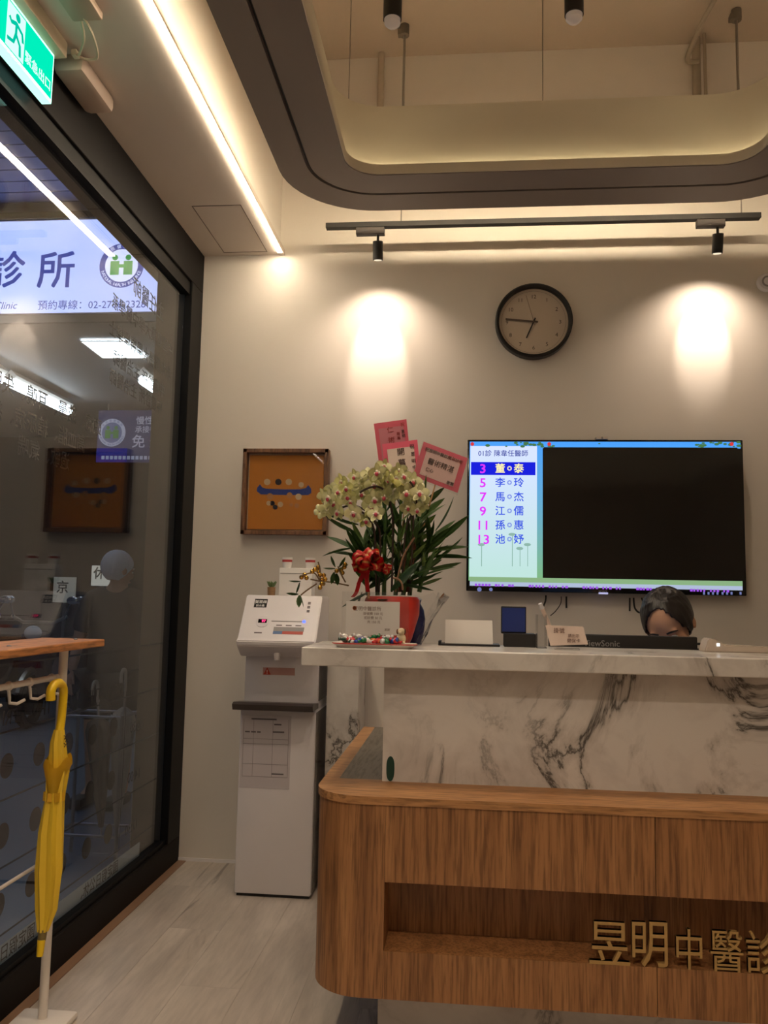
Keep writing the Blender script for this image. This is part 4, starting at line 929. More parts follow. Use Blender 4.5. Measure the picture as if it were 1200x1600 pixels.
# ================================================================== WALL CLOCK
ck = thing('wall_clock', 'round wall clock with black rim and beige face showing quarter to seven', 'clock', (0.314, YB, 2.5))
CC = at_y(834, 502, 3.79); CR = 0.177
b = BM(); seg = 56
def ringpts(r, y): return [(CC.x + r * math.cos(2 * PI * k / seg), y, CC.z + r * math.sin(2 * PI * k / seg)) for k in range(seg)]
loft_rings(b, [ringpts(CR - 0.004, YB), ringpts(CR, YB - 0.005), ringpts(CR, YB - 0.045), ringpts(CR - 0.006, YB - 0.05), ringpts(CR - 0.016, YB - 0.046), ringpts(CR - 0.018, YB - 0.02)]); bmesh.ops.recalc_face_normals(b, faces=b.faces[:]); obj('rim', b, BLACK, ck, True)
b = BM(); poly(b, ringpts(CR - 0.015, YB - 0.02), (0, 0.006, 0)); obj('face', b, mat('clock_face', srgb(206, 190, 172), .6, noise=.02), ck)
cy_ = YB - 0.0202; CK = Vector((CC.x, cy_, CC.z))
b = BM()
for k in range(1, 13):
    a = R(90 - 30 * k); text_bm(b, str(k), 0.026, CK + Vector((math.cos(a), 0, math.sin(a))) * 0.122, XR, YU, depth=0.0004)
loft_rings(b, [[(x, cy_ - 0.0004, z) for x, _, z in ringpts(0.147, 0)], [(x, cy_ - 0.0004, z) for x, _, z in ringpts(0.1478, 0)]])
obj('numerals', b, mat('numeral_ink', srgb(70, 58, 50), .7, noise=.02), ck)
def chand(name, ang, L, tail, wd_, m_, lift):
    d = Vector((math.cos(R(ang)), 0, math.sin(R(ang)))); s = Vector((-d.z, 0, d.x)) * wd_ / 2; o_ = CK + Vector((0, -lift, 0))
    b = BM(); poly(b, [o_ - d * tail - s, o_ + d * L - s, o_ + d * L + s, o_ - d * tail + s], (0, -0.001, 0)); obj(name, b, m_, ck)
chand('hour_hand', 90 - 30 * 6.77, 0.085, 0.02, 0.006, BLACK, 0.004)
chand('minute_hand', 90 - 6 * 46, 0.13, 0.02, 0.008, mat('hand_brown', srgb(96, 80, 70), .4, noise=.02), 0.007)
chand('second_hand', 90 + 16, 0.13, 0.02, 0.002, mat('hand_brown2', srgb(130, 108, 90), .4, noise=.02), 0.009)

# ================================================================== TELEVISION
TY = 3.765
tv = thing('television', 'large black wall-mounted television showing a patient queue list', 'television', (0.62, TY, 1.58))
ta = at_y(730.5, 687, TY); tb_ = at_y(1165, 936, TY)
X0, X1, Z0, Z1 = ta.x, ta.x + 1.213, 1.242, ta.z
b = BM(); box(b, (X0, TY, Z0), (X1, TY + 0.03, Z1), 0.003); obj('bezel', b, BLACKG, tv, True)
b = BM(); box(b, (X0 + 0.25, TY + 0.03, Z0 + 0.1), (X1 - 0.25, YB, Z1 - 0.15)); obj('wall_mount', b, BLACK, tv)
b = BM(); box(b, (X0 + 0.008, TY - 0.001, Z0 + 0.018), (X1 - 0.008, TY, Z1 - 0.008)); scr = obj('screen', b, mat('screen_black', srgb(10, 9, 10), .08, noise=.01, spec=.6), tv)
SYv = TY - 0.001
def sv(x, y): return at_y(x, y, SYv)
def srect(name, xa, ya, xb, yb, m_, lift=0.0, par=None):
    a = sv(xa, ya); c = Vector((sv(xb, yb).x, 0, sv(xa, yb).z)); b = BM(); box(b, (a.x, SYv - 0.0006 - lift, c.z), (c.x, SYv - lift, a.z)); return obj(name, b, m_, par or scr)
def vgrad(name, c0, c1, z0, z1, strength, ns=0.0):
    m = bpy.data.materials.new(name); m.use_nodes = True; nt = m.node_tree; nt.nodes.clear()
    out = nt.nodes.new('ShaderNodeOutputMaterial'); e = nt.nodes.new('ShaderNodeEmission'); tc = nt.nodes.new('ShaderNodeTexCoord'); sx = nt.nodes.new('ShaderNodeSeparateXYZ')
    nt.links.new(tc.outputs['Object'], sx.inputs[0]); mr = nt.nodes.new('ShaderNodeMapRange'); mr.inputs[1].default_value = z0; mr.inputs[2].default_value = z1
    nt.links.new(sx.outputs[2], mr.inputs[0]); nt.links.new(ramp(nt, mr.outputs[0], [(0, c0), (1, c1)]), e.inputs[0]); e.inputs[1].default_value = strength
    nt.links.new(e.outputs[0], out.inputs[0]); return m
oz = -1.58
SKYB = vgrad('scr_sky', srgb(120, 170, 110), srgb(70, 150, 235), 1.27 + oz, 1.93 + oz, 0.85)
srect('sky_strip', 734, 690, 1157, 700, SKYB); srect('sky_column', 734, 690, 848, 907, SKYB)
srect('queue_panel', 735, 697, 839, 901, vgrad('scr_panel', srgb(182, 216, 210), srgb(206, 216, 250), 1.33 + oz, 1.93 + oz, 0.82), 0.0008)
srect('meadow_strip', 734, 901, 1160, 909, emis('scr_meadow', srgb(150, 190, 140), 0.6), 0.0008); srect('ticker_strip', 734, 908.5, 1160, 915, emis('scr_ticker', srgb(176, 190, 216), 0.7), 0.001)
MAG = emis('scr_magenta', srgb(205, 50, 225), 0.9); BLU = emis('scr_blue', srgb(48, 74, 205), 0.9); YEW = emis('scr_yellow', srgb(240, 226, 150), 0.95); rnd0 = random.Random(5); PUR = emis('scr_purple', srgb(150, 80, 215), 0.8)
srect('highlight_bar', 736, 722, 836.5, 742, emis('scr_highlight', srgb(24, 30, 205), 0.85), 0.0018)
def stext(t, x, y, s, m_, nm='screen_text', bold=0.01, xs=1.0):
    c = sv(x, y); b = BM(); text_bm(b, t, s, Vector((c.x, SYv - 0.0016, c.z)), XR, YU, lift=0.0012, bold=bold, xs=xs); return obj(nm, b, m_, scr)
stext('01診 陳韋任醫師', 786, 708.5, 0.031, emis('scr_navy', srgb(50, 60, 150), .8), 'screen_title', 0.006)
for k, (n_, a, c) in enumerate((('3', '董', '泰'), ('5', '李', '玲'), ('7', '馬', '杰'), ('9', '江', '儒'), ('11', '孫', '惠'), ('13', '池', '妤'))):
    y = 732 + k * 22.1; mm = YEW if k == 0 else BLU
    stext(n_, 754.5, y, 0.058, MAG, 'queue_number', 0.015, 1.1); stext(a, 781.5, y, 0.046, mm, 'queue_name', 0.012); stext('◎', 796, y, 0.026, mm, 'queue_name', 0); stext(c, 810.5, y, 0.046, mm, 'queue_name', 0.012)
b = BM()
for k in range(5):
    for q_ in range(12):
        if q_ in (5, 9): continue
        x = 742 + k * 84 + q_ * 5.2; a = sv(x, 911.5 + (x - 734) * .0252); c = Vector((sv(x + rnd0.uniform(2.2, 4.2), 912).x, 0, a.z - 0.011)); box(b, (a.x, SYv - 0.0024, c.z), (c.x, SYv - 0.002, a.z))
obj('ticker_text', b, PUR, scr)['kind'] = 'stuff'
b = BM()
for k in range(46):
    x = random.choice((random.uniform(815, 872), random.uniform(1085, 1155), random.uniform(735, 1150), random.uniform(790, 830))); c = sv(x, random.uniform(691, 699)); r = random.uniform(0.003, 0.008)
    ball(b, (c.x, SYv - 0.002, c.z), r, (1.4, 0.1, 0.8), 8)
obj('screen_leaves', b, emis('scr_leaf', srgb(80, 130, 80), .6), scr)
b = BM()
for x in (738, 858, 1143): c = sv(x, 694); ball(b, (c.x, SYv - 0.003, c.z), 0.009, (1, .1, 1), 10)
obj('screen_flowers', b, emis('scr_red', srgb(220, 60, 60), .7), scr)
b = BM()
for x, h in ((752, 34), (800, 50), (812, 28), (824, 34)):
    a = sv(x, 885 - h); c = sv(x + 1, 885); box(b, (a.x, SYv - 0.0016, c.z), (c.x, SYv - 0.0014, a.z)); ball(b, (a.x, SYv - 0.0015, a.z), 0.014, (1.2, .01, .5), 10)
obj('screen_palms', b, emis('scr_palm', srgb(140, 178, 166), .75), scr)
srect('video_window', 849.5, 699, 1157, 903, mat('video_black', srgb(8, 7, 8), .08, noise=.01, spec=.6), 0.0022)
b = BM()
for px in (749, 767): c = sv(px, 921); ball(b, (c.x, SYv - 0.001, c.z), 0.010 if px < 760 else 0.008, (1, .1, 1), 14)
for px in (1100, 1107, 1114, 1121, 1129, 1136, 1143, 1157): c = sv(px, 927); box(b, (c.x - 0.004, SYv - 0.001, c.z - 0.006), (c.x + 0.004, SYv - 0.0002, c.z + 0.006))
obj('taskbar_icons', b, emis('scr_icons', srgb(130, 140, 200), .5), scr)
c = at_y(942, 931.5, TY); b = BM(); text_bm(b, 'SONY', 0.014, (c.x, TY, Z0 + 0.009), XR, YU); obj('brand_lettering', b, GREYP, tv)
c = at_y(943, 934, TY - 0.006); b = BM(); box(b, (c.x - 0.02, TY - 0.004, Z0 - 0.004), (c.x + 0.02, TY, Z0 + 0.004)); obj('status_lamp', b, mat('lamp_cover', srgb(120, 120, 150), .3, emit=(.6, .6, 1), estr=.5, noise=.02), tv)
wc = thing('web_camera', 'small silver web camera clipped on the television top edge', 'camera', tuple(at_y(940, 686, TY)))
c = at_y(940, 686, TY)
b = BM(); box(b, (c.x - 0.027, TY - 0.012, Z1), (c.x + 0.027, TY + 0.025, Z1 + 0.012), 0.002); obj('clip_body', b, STEEL, wc, True)
for s in (-1, 1):
    b = BM(); box(b, (c.x + s * 0.015 - 0.011, TY - 0.016, Z1 + 0.001), (c.x + s * 0.015 + 0.011, TY - 0.012, Z1 + 0.011)); obj('camera_eye', b, mat('cam_face', srgb(226, 214, 200), .2, noise=.02), wc)
# cables under the television
for k, (pts, l) in enumerate((([(853, 930), (852, 940), (846, 955)], 'short black cable hanging below the television beside the blue charger'), ([(885, 932), (885, 950)], 'straight black cable end below the television middle'), ([(877, 932), (876, 943), (868, 955), (860, 962)], 'thin curling grey cable below the television'),
                              ([(984, 934), (984, 955)], 'straight black cable beside the receptionist\'s hair'), ([(990, 934), (992, 950), (1000, 957), (1006, 945), (1002, 934)], 'looped black cable behind the receptionist\'s hair'))):
    b = BM(); tube(b, smooth_path([at_y(x, y, 3.79) for x, y in pts]), 0.004 if k != 2 else 0.002, 6); p_ = at_y(*pts[-1], 3.79)
    setp(obj('cable', b, BLACK, None, True, tuple(p_)), l, 'cable')
# round alarm dome on the wall by the right track head
c = at_y(1199, 440, 3.80); dm = thing('alarm_dome', 'small white round alarm dome on the back wall by the spotlight', 'alarm', (c.x, YB, c.z))
b = BM(); q0 = Matrix.Translation((c.x, YB, c.z)) @ Matrix.Rotation(R(90), 4, 'X')
lathe(b, [(0.042, 0), (0.042, 0.012), (0.036, 0.022), (0.0, 0.03)], (0, 0, 0)); b.transform(q0); obj('cover', b, WHITEP, dm, True)
b = BM(); lathe(b, [(0.026, 0.026), (0.022, 0.03), (0.018, 0.027)], (0, 0, 0)); b.transform(q0); obj('grille_ring', b, GREYP, dm, True)

# ================================================================== FLOWER ARRANGEMENT ON THE COUNTER
PYf = 2.54; SZ = 1.062
fl = thing('orchid_arrangement', 'potted pale green orchids with dark foliage and red bow in a red pot', 'flower arrangement', (-0.25, PYf, SZ))
def fpx(x, y, dy=0.0): return at_y(x, y, PYf + dy)
pc = fpx(612, 1000)
b = BM(); lathe(b, [(0, SZ), (0.052, SZ), (0.062, SZ + 0.02), (0.082, SZ + 0.09), (0.084, SZ + 0.135), (0.078, SZ + 0.145), (0.074, SZ + 0.135), (0.07, SZ + 0.12), (0, SZ + 0.118)], (pc.x, PYf, 0), 36); obj('pot', b, RED, fl, True)
b = BM(); lathe(b, [(0, SZ + 0.119), (0.05, SZ + 0.128), (0.071, SZ + 0.121)], (pc.x, PYf, 0), 20); obj('moss', b, mat('moss', srgb(60, 52, 36), .9, noise=.3, nscale=80), fl, True)
POT = Vector((pc.x, PYf, SZ + 0.125))
# shared leaf mesh (lance leaf along +Z with a fold)
def leaf_mesh(name, L, Wd, bend, m_, n=6, fold=0.25):
    b = BM(); rows = []
    for i in range(n + 1):
        t = i / n; wv = Wd * math.sin(PI * min(1, 0.06 + t * 0.94)) ** 0.8 * (1 if t < 1 else 0.02); z = L * t; y = bend * L * t * t
        rows.append([b.verts.new((-wv / 2, y - fold * wv / 2, z)), b.verts.new((0, y, z)), b.verts.new((wv / 2, y - fold * wv / 2, z))])
    for A, B_ in zip(rows, rows[1:]):
        b.faces.new((A[0], A[1], B_[1], B_[0])); b.faces.new((A[1], A[2], B_[2], B_[1]))
    bmesh.ops.solidify(b, geom=b.faces[:], thickness=0.0008)
    me = bpy.data.meshes.new(name); b.normal_update(); b.to_mesh(me); b.free(); me.materials.append(m_)
    for p in me.polygons: p.use_smooth = True
    return me
LGREEN = mat('leaf_dark', srgb(74, 106, 48), .4, noise=.25, nscale=14); LGREEN2 = mat('leaf_mid', srgb(116, 144, 70), .4, noise=.2, nscale=14)
LM = [leaf_mesh('leaf', 0.125, 0.024, -0.12, LGREEN), leaf_mesh('leaf', 0.10, 0.021, -0.2, LGREEN2), leaf_mesh('leaf', 0.14, 0.022, -0.28, LGREEN)]
def put(name, me, parent, M):
    o = bpy.data.objects.new(name, me); COL.objects.link(o); o.parent = parent
    o.matrix_local = Matrix.Translation(-ORG[fl]) @ M
    return o
def dirM(pos, d, roll=0.0, sc=1.0):
    return Matrix.Translation(pos) @ Vector(d).to_track_quat('Z', 'Y').to_matrix().to_4x4() @ Matrix.Rotation(roll, 4, 'Z') @ Matrix.Scale(sc, 4)
rnd = random.Random(3)
CANES = [((600, 930), (602, 760), .05), ((618, 930), (628, 765), .06), ((640, 930), (655, 790), .05), ((655, 925), (672, 840), .03), ((630, 930), (645, 820), .0), ((575, 930), (568, 850), .04), ((590, 930), (588, 830), .06)]
for (a, c, dy) in CANES:
    p0_ = fpx(*a, dy * 0.3); p1__ = fpx(*c, dy)
    b = BM(); tube(b, [p0_, p0_.lerp(p1__, .5), p1__], [0.007, 0.006, 0.004], 8); obj('cane', b, LGREEN, fl, True)
    n = 26
    for k in range(n):
        t = 0.12 + 0.88 * k / (n - 1); p = p0_.lerp(p1__, t); az = k * 2.4 + rnd.uniform(-.4, .4)
        upk = 0.6 + 0.9 * t
        d = Vector((math.cos(az), math.sin(az) * 0.75, upk)).normalized()
        if c[0] > 640: d = (d + Vector((0.45, 0, 0))).normalized()
        put('leaf', LM[k % 3], fl, dirM(p, d, rnd.uniform(0, 6.28), rnd.uniform(0.55, 0.9)))
for x, y, dx, dz, s in ((560, 820, -1, .12, .9), (556, 832, -1, .3, .8), (552, 856, -1, -.05, .7), (566, 870, -1, .35, .8), (560, 860, -1, 0.6, .8), (668, 862, 1, .35, .95), (672, 880, 1, .5, .9), (676, 850, 1, .7, 1), (668, 890, 1, .1, .8), (672, 870, 1, 0.2, .9), (680, 830, .8, .9, .9)):
    put('leaf', LM[2], fl, dirM(fpx(x, y, 0.03), Vector((dx, rnd.uniform(-.3, .3), dz)), rnd.uniform(0, 6), s))
# broad orchid leaves at the pot
BLM = leaf_mesh('orchid_leaf', 0.16, 0.058, -0.25, mat('orchid_leaf', srgb(58, 86, 48), .3, noise=.15, nscale=9), 8, 0.35)
for x, y, d, s, rl in ((565, 925, (-0.45, -0.25, -1), .85, 0.4), (575, 925, (-0.8, -0.5, -0.25), .6, 0), (612, 935, (-0.35, -0.8, -0.25), .55, 3.1), (610, 922, (0.5, -0.6, 0.75), .85, 1.2), (628, 912, (1, -.3, 0.05), .62, 0.2), (600, 905, (-0.6, -.4, .6), .6, 2.0), (640, 905, (.5, .3, .6), .6, 1)):
    put('orchid_leaf', BLM, fl, dirM(fpx(x, y, -0.03), Vector(d), rl, s))
# orchid stems
STEMM = mat('orchid_stem', srgb(58, 42, 30), .5, noise=.1)
for pts in ([(592, 925), (594, 840), (586, 815), (574, 800), (560, 792), (545, 790), (530, 795), (513, 803)], [(588, 925), (586, 840), (578, 812), (565, 800), (548, 798), (535, 806)], [(612, 925), (614, 830), (611, 790), (602, 768), (588, 760), (572, 764), (562, 770)], [(640, 925), (645, 840), (645, 800), (638, 775), (628, 765)], [(628, 925), (634, 830), (650, 790), (648, 765), (640, 752)]):
    b = BM(); tube(b, smooth_path([fpx(x, y, -0.02 if i < 2 else -0.045) for i, (x, y) in enumerate(pts)]), 0.0032, 6); obj('orchid_stem', b, STEMM, fl, True)
# flowers: five petals and a coloured lip each
PETM = mat('petal_green', srgb(236, 234, 184), .5, noise=.06, nscale=30); LIPM = mat('lip_magenta', srgb(190, 70, 90), .5, noise=.15, nscale=60); THRO = mat('throat_white', srgb(238, 228, 206), .5, noise=.05)
def petal_mesh(L, Wd):
    b = BM(); n = 5; rows = []
    for i in range(n + 1):
        t = i / n; wv = Wd * math.sin(PI * (0.1 + 0.86 * t)) ** 0.7; rows.append([b.verts.new((s * wv / 2, -0.15 * L * t * t + 0.08 * wv * (s * s), L * t)) for s in (-1, -.5, 0, .5, 1)])
    for A, B_ in zip(rows, rows[1:]):
        for k in range(4): b.faces.new((A[k], A[k + 1], B_[k + 1], B_[k]))
    bmesh.ops.solidify(b, geom=b.faces[:], thickness=0.0007)
    me = bpy.data.meshes.new('petal'); b.normal_update(); b.to_mesh(me); b.free(); me.materials.append(PETM)
    for p in me.polygons: p.use_smooth = True
    return me
PT, PS = petal_mesh(0.027, 0.028), petal_mesh(0.026, 0.017)
b = BM(); ball(b, (0, -0.004, 0.001), 0.005, (1, 1, 1), 10, 1); ball(b, (0, -0.006, -0.006), 0.0048, (1.1, .9, 1.3), 10, 0); ball(b, (-0.006, -0.004, -0.003), 0.004, (1, .6, 1), 8, 1); ball(b, (0.006, -0.004, -0.003), 0.004, (1, .6, 1), 8, 1)
cme = bpy.data.meshes.new('flower'); b.to_mesh(cme); b.free(); cme.materials.append(LIPM); cme.materials.append(THRO)
for p in cme.polygons: p.use_smooth = True
FLW = [(506, 774), (514, 777), (522, 786), (530, 768), (510, 798), (541, 762), (548, 783), (534, 752), (554, 744), (575, 741), (590, 738), (600, 744), (584, 757), (597, 766), (612, 756), (600, 728), (630, 744), (636, 756), (626, 770), (643, 776), (656, 770), (652, 796), (636, 793), (566, 772), (561, 756), (552, 801), (528, 799), (588, 802), (600, 776), (614, 772), (618, 746), (645, 752), (585, 780), (572, 812), (520, 765), (543, 776), (624, 735), (634, 770), (580, 790), (660, 786), (606, 748), (618, 765)]
for k, (x, y) in enumerate(FLW):
    p = fpx(x, y, rnd.uniform(-0.09, -0.02)); lx = (x - 590) / 100
    face = Vector((lx * 0.5 + rnd.uniform(-.45, .45), -1, rnd.uniform(-.5, .25)))
    if k % 5 == 4: face = Vector((rnd.uniform(-1, 1), 0.6, rnd.uniform(-.3, .5)))
    Mq = Matrix.Translation(p) @ (-face).to_track_quat('Y', 'Z').to_matrix().to_4x4() @ Matrix.Rotation(rnd.uniform(-.3, .3), 4, 'Y') @ Matrix.Scale(rnd.uniform(0.92, 1.2), 4)
    f_ = put('flower', cme, fl, Mq)
    for me_, ang in ((PT, 82), (PT, -82), (PS, 0), (PS, 145), (PS, -145)):
        o = bpy.data.objects.new('petal', me_); COL.objects.link(o); o.parent = f_; o.matrix_local = Matrix.Rotation(R(ang), 4, 'Y')
for x, y in ((494, 800), (500, 806), (660, 760), (556, 812), (497, 793)):
    b = BM(); ball(b, fpx(x, y, -0.05), 0.008, (1, 1, 1.3)); obj('bud', b, PETM, fl, True)
# red and gold bow
def bow_mat():
    m = bpy.data.materials.new('bow_ribbon'); m.use_nodes = True; nt = m.node_tree; bs_ = nt.nodes['Principled BSDF']; v, mp = mapped(nt, (1, 1, 1))
    sx = nt.nodes.new('ShaderNodeSeparateXYZ'); nt.links.new(v, sx.inputs[0])
    ab = nt.nodes.new('ShaderNodeMath'); ab.operation = 'ABSOLUTE'; nt.links.new(sx.outputs[0], ab.inputs[0])
    nt.links.new(ramp(nt, ab.outputs[0], [(0.0, srgb(226, 186, 110)), (0.0022, srgb(226, 186, 110)), (0.0028, srgb(206, 24, 20)), (0.02, srgb(206, 24, 20))]), bs_.inputs['Base Color']); bs_.inputs['Roughness'].default_value = 0.28; return m
BOWM = bow_mat()
b = BM(); rows = []
for i in range(13):
    a = 2 * PI * i / 12; r = 0.019; rows.append([b.verts.new((s * 0.011, math.sin(a) * r * 0.62, 0.021 - math.cos(a) * 0.021)) for s in (-1, -.4, 0, .4, 1)])
for A, B_ in zip(rows, rows[1:]):
    for k in range(4): b.faces.new((A[k], A[k + 1], B_[k + 1], B_[k]))
bmesh.ops.solidify(b, geom=b.faces[:], thickness=0.0006)
bwm = bpy.data.meshes.new('bow_loop'); b.normal_update(); b.to_mesh(bwm); b.free(); bwm.materials.append(BOWM)
for p in bwm.polygons: p.use_smooth = True
bc = fpx(574, 880, -0.10)
for k in range(22):
    az = k * 2.4; el = -0.2 + 1.3 * (k % 6) / 5
    d = Vector((math.cos(az), -abs(math.sin(az)) * 0.8 - 0.05, math.sin(el * 1.6) * 0.9 + 0.05 * math.sin(az * 3)))
    put('bow_loop', bwm, fl, dirM(bc, d, rnd.uniform(0, 6), rnd.uniform(1.0, 1.3)))
for k in range(5):
    put('bow_loop', bwm, fl, dirM(fpx(600, 885, -0.08), Vector((rnd.uniform(.1, 1), -.6, rnd.uniform(-.8, .8))), rnd.uniform(0, 6), .7))
for pts in ([(574, 885), (563, 905), (557, 925), (551, 933)], [(570, 885), (568, 900), (560, 912)], [(576, 888), (573, 905), (575, 925)]):
    b = BM(); pp_ = smooth_path([fpx(x, y, -0.105) for x, y in pts], 4); rows = []
    for i, p in enumerate(pp_): rows.append([b.verts.new(p + Vector((-0.006, 0, 0))), b.verts.new(p + Vector((0.006, -0.002, 0)))])
    for A, B_ in zip(rows, rows[1:]): b.faces.new((A[0], A[1], B_[1], B_[0]))
    bmesh.ops.solidify(b, geom=b.faces[:], thickness=0.0006); obj('ribbon_tail', b, mat('ribbon_red', srgb(210, 40, 44), .3, noise=.05), fl)
b = BM(); tube(b, [fpx(570, 878, -.09), fpx(575, 905, -.1), fpx(576, 935, -.09)], 0.0035, 6); obj('bow_stick', b, mat('bamboo_stick', srgb(196, 150, 100), .5, noise=.08), fl)
# bark slab and twig
b = BM(); pts = [fpx(x, y, 0.0) for x, y in ((622, 925), (628, 890), (636, 860), (646, 838), (650, 852), (646, 885), (642, 925))]; poly(b, pts, (0, 0.02, 0)); obj('bark_slab', b, mat('bark', srgb(110, 62, 44), .8, noise=.25, nscale=40), fl)
b = BM(); tube(b, smooth_path([fpx(x, y, -0.045) for x, y in ((618, 925), (622, 900), (630, 870), (642, 848), (648, 840))]), [0.003] * 25, 6); tube(b, smooth_path([fpx(x, y, -0.07) for x, y in ((614, 903), (622, 905), (628, 912), (629, 922))]), 0.003, 6); obj('twig', b, mat('twig_tan', srgb(150, 116, 88), .7, noise=.1), fl, True)
# golden berry branch reaching left
BRW = mat('branch_brown', srgb(120, 96, 64), .6, noise=.1); GB = mat('gold_berry', srgb(208, 160, 70), .22, .8, noise=.06)
br = [[(545, 915), (520, 910), (500, 908), (485, 905)], [(540, 910), (532, 895), (528, 885)], [(500, 908), (490, 895), (470, 900)], [(495, 912), (480, 922), (470, 930)], [(500, 908), (500, 890), (497, 878)]]
b = BM()
for pts in br: tube(b, smooth_path([fpx(x, y, -0.06) for x, y in pts]), 0.0022, 6)
obr = obj('berry_branch', b, BRW, fl, True)
for x, y in ((471, 902), (476, 898), (479, 903), (488, 893), (492, 890), (497, 886), (498, 893), (500, 898), (503, 906), (506, 899), (503, 912), (500, 918), (508, 905), (505, 912), (526, 892), (533, 890), (538, 886), (535, 895), (539, 882)):
    b = BM(); ball(b, fpx(x, y, -0.06 + rnd.uniform(-.02, .02)), 0.0072, (1, 1, 1), 12); obj('berry', b, GB, obr, True)
SL = leaf_mesh('twig_leaf', 0.034, 0.016, -0.1, LGREEN, 4)
for x, y, d in ((524, 888, (-1, -.2, .1)), (524, 886, (-.3, -.2, 1)), (530, 886, (.5, -.2, 1)), (526, 896, (.2, -.3, -1)), (522, 894, (-.2, -.3, -1)), (470, 908, (-1, -.2, .1)), (468, 910, (-.4, 0, -1)), (466, 928, (-.8, 0, .1)), (468, 930, (0, 0, -1)), (470, 930, (.4, 0, -1)), (528, 890, (.8, -.2, .5))):
    put('twig_leaf', SL, fl, dirM(fpx(x, y, -0.06), Vector(d), rnd.uniform(-.5, .5), 1.1))
# clear wrapping sheet, opened behind the pot
b = BM(); rows = []
for i in range(9):
    t = i / 8; rows.append([])
    for k in range(17):
        a = R(-35 + 150 * k / 16); rr = 0.088 + 0.075 * t + 0.012 * math.sin(k * 2.1 + i) * t
        rows[-1].append(b.verts.new((pc.x + rr * math.cos(a), PYf + 0.01 + rr * 0.75 * math.sin(a), SZ + 0.004 + 0.15 * t + 0.008 * math.sin(k * 1.7))))
for A, B_ in zip(rows, rows[1:]):
    for k in range(16): b.faces.new((A[k], A[k + 1], B_[k + 1], B_[k]))
obj('clear_wrap', b, FILM, fl, 'all')

# congratulation cards on sticks
def card(corners, dy, mats_, label, stick_to, texts, sleeve):
    c_ = [fpx(x, y, dy) for x, y in corners]
    t = thing('gift_card', label, 'card', tuple(fpx(*stick_to, 0.03)), 'congratulation cards stuck in the flower pot')
    n = Vector((0, 1, 0)); rt = (c_[1] - c_[0]); up = (c_[0] - c_[3])
    b = BM(); poly(b, c_, (0, 0.0014, 0)); cd = obj('card_sheet', b, mats_[0], t)
    if mats_[1]:
        m_ = 0.12; f = lambda u, v: c_[0] + rt * u - up * v + Vector((0, -0.0008, 0))
        b = BM(); poly(b, [f(m_, m_), f(1 - m_, m_), f(1 - m_, 1 - m_), f(m_, 1 - m_)], (0, -0.0004, 0)); obj('card_field', b, mats_[1], cd)
    rn = rt.normalized(); un = (up - rn * up.dot(rn)).normalized()
    for s_, u, v, size, mm in texts:
        b = BM(); text_bm(b, s_, size, c_[0] + rt * u - up * v + Vector((0, -0.0016, 0)), rn, un, depth=0.0005, bold=.003); obj('card_lettering', b, mm, cd)
    low = (c_[2] + c_[3]) / 2
    b = BM(); tube(b, [low + up * 0.25 + Vector((0, .003, 0)), low + Vector((0, .003, 0)), fpx(*stick_to, 0.03)], 0.0022, 6); obj('stick', b, mat('bamboo_stick', srgb(196, 150, 100), .5, noise=.08), t)
    if sleeve:
        g = lambda u, v: c_[0] + rt * u - up * v + Vector((0, -0.003, 0))
        b = BM(); poly(b, [g(-.02, -.02), g(1.03, -.02), g(1.03, 1.05), g(-.02, 1.05)], (0, -0.0004, 0)); obj('clear_sleeve', b, FILM, t)
PINK = mat('card_pink', srgb(206, 86, 104), .5, noise=.1, nscale=25); PINK2 = mat('card_rose', srgb(226, 96, 122), .5, noise=.1, nscale=25); PALE = mat('card_pale', srgb(242, 206, 202), .6, noise=.05, nscale=18); PINKF = mat('card_field', srgb(190, 116, 126), .6, noise=.06); CREAM = mat('card_cream', srgb(232, 212, 200), .6, noise=.04)
REDI = mat('ink_red', srgb(150, 44, 40), .6, noise=.03); BRI = mat('ink_brown', srgb(74, 44, 40), .6, noise=.03)
card([(584, 662), (635, 655), (643, 730), (594, 738)], 0.10, (PINK, PINKF), 'dark pink upright congratulation card with red characters, topmost in the flowers', (612, 925), [('仁', .47, .17, 0.022, REDI), ('術', .47, .38, 0.022, REDI), ('祝', .86, .1, 0.014, REDI), ('昱', .85, .24, 0.012, BRI), ('明', .85, .33, 0.012, BRI), ('開', .7, .27, 0.011, REDI), ('幕', .7, .36, 0.011, REDI)], False)
card([(597, 694), (652, 687), (660, 765), (606, 772)], 0.07, (PINK2, CREAM), 'white card with pink border and dark characters between the orchids and pink cards', (622, 925), [('開', .5, .2, 0.026, BRI), ('幕', .5, .42, 0.026, BRI), ('大', .5, .64, 0.022, BRI), ('祝', .83, .12, 0.016, BRI), ('昱', .83, .27, 0.014, BRI), ('明', .83, .41, 0.014, BRI), ('中', .83, .54, 0.014, BRI)], False)
card([(662, 690), (731, 716), (715, 770), (645, 744)], 0.05, (PINK2, PALE), 'tilted rose pink card in clear sleeve leaning toward the television', (634, 925), [('祝', .12, .17, 0.014, BRI), ('昱明中醫診所', .42, .17, 0.0125, BRI), ('開幕誌慶', .76, .17, 0.0125, REDI), ('醫術精湛', .5, .45, 0.022, BRI), ('仁心', .3, .68, 0.013, BRI), ('敬賀', .8, .82, 0.012, BRI)], True)
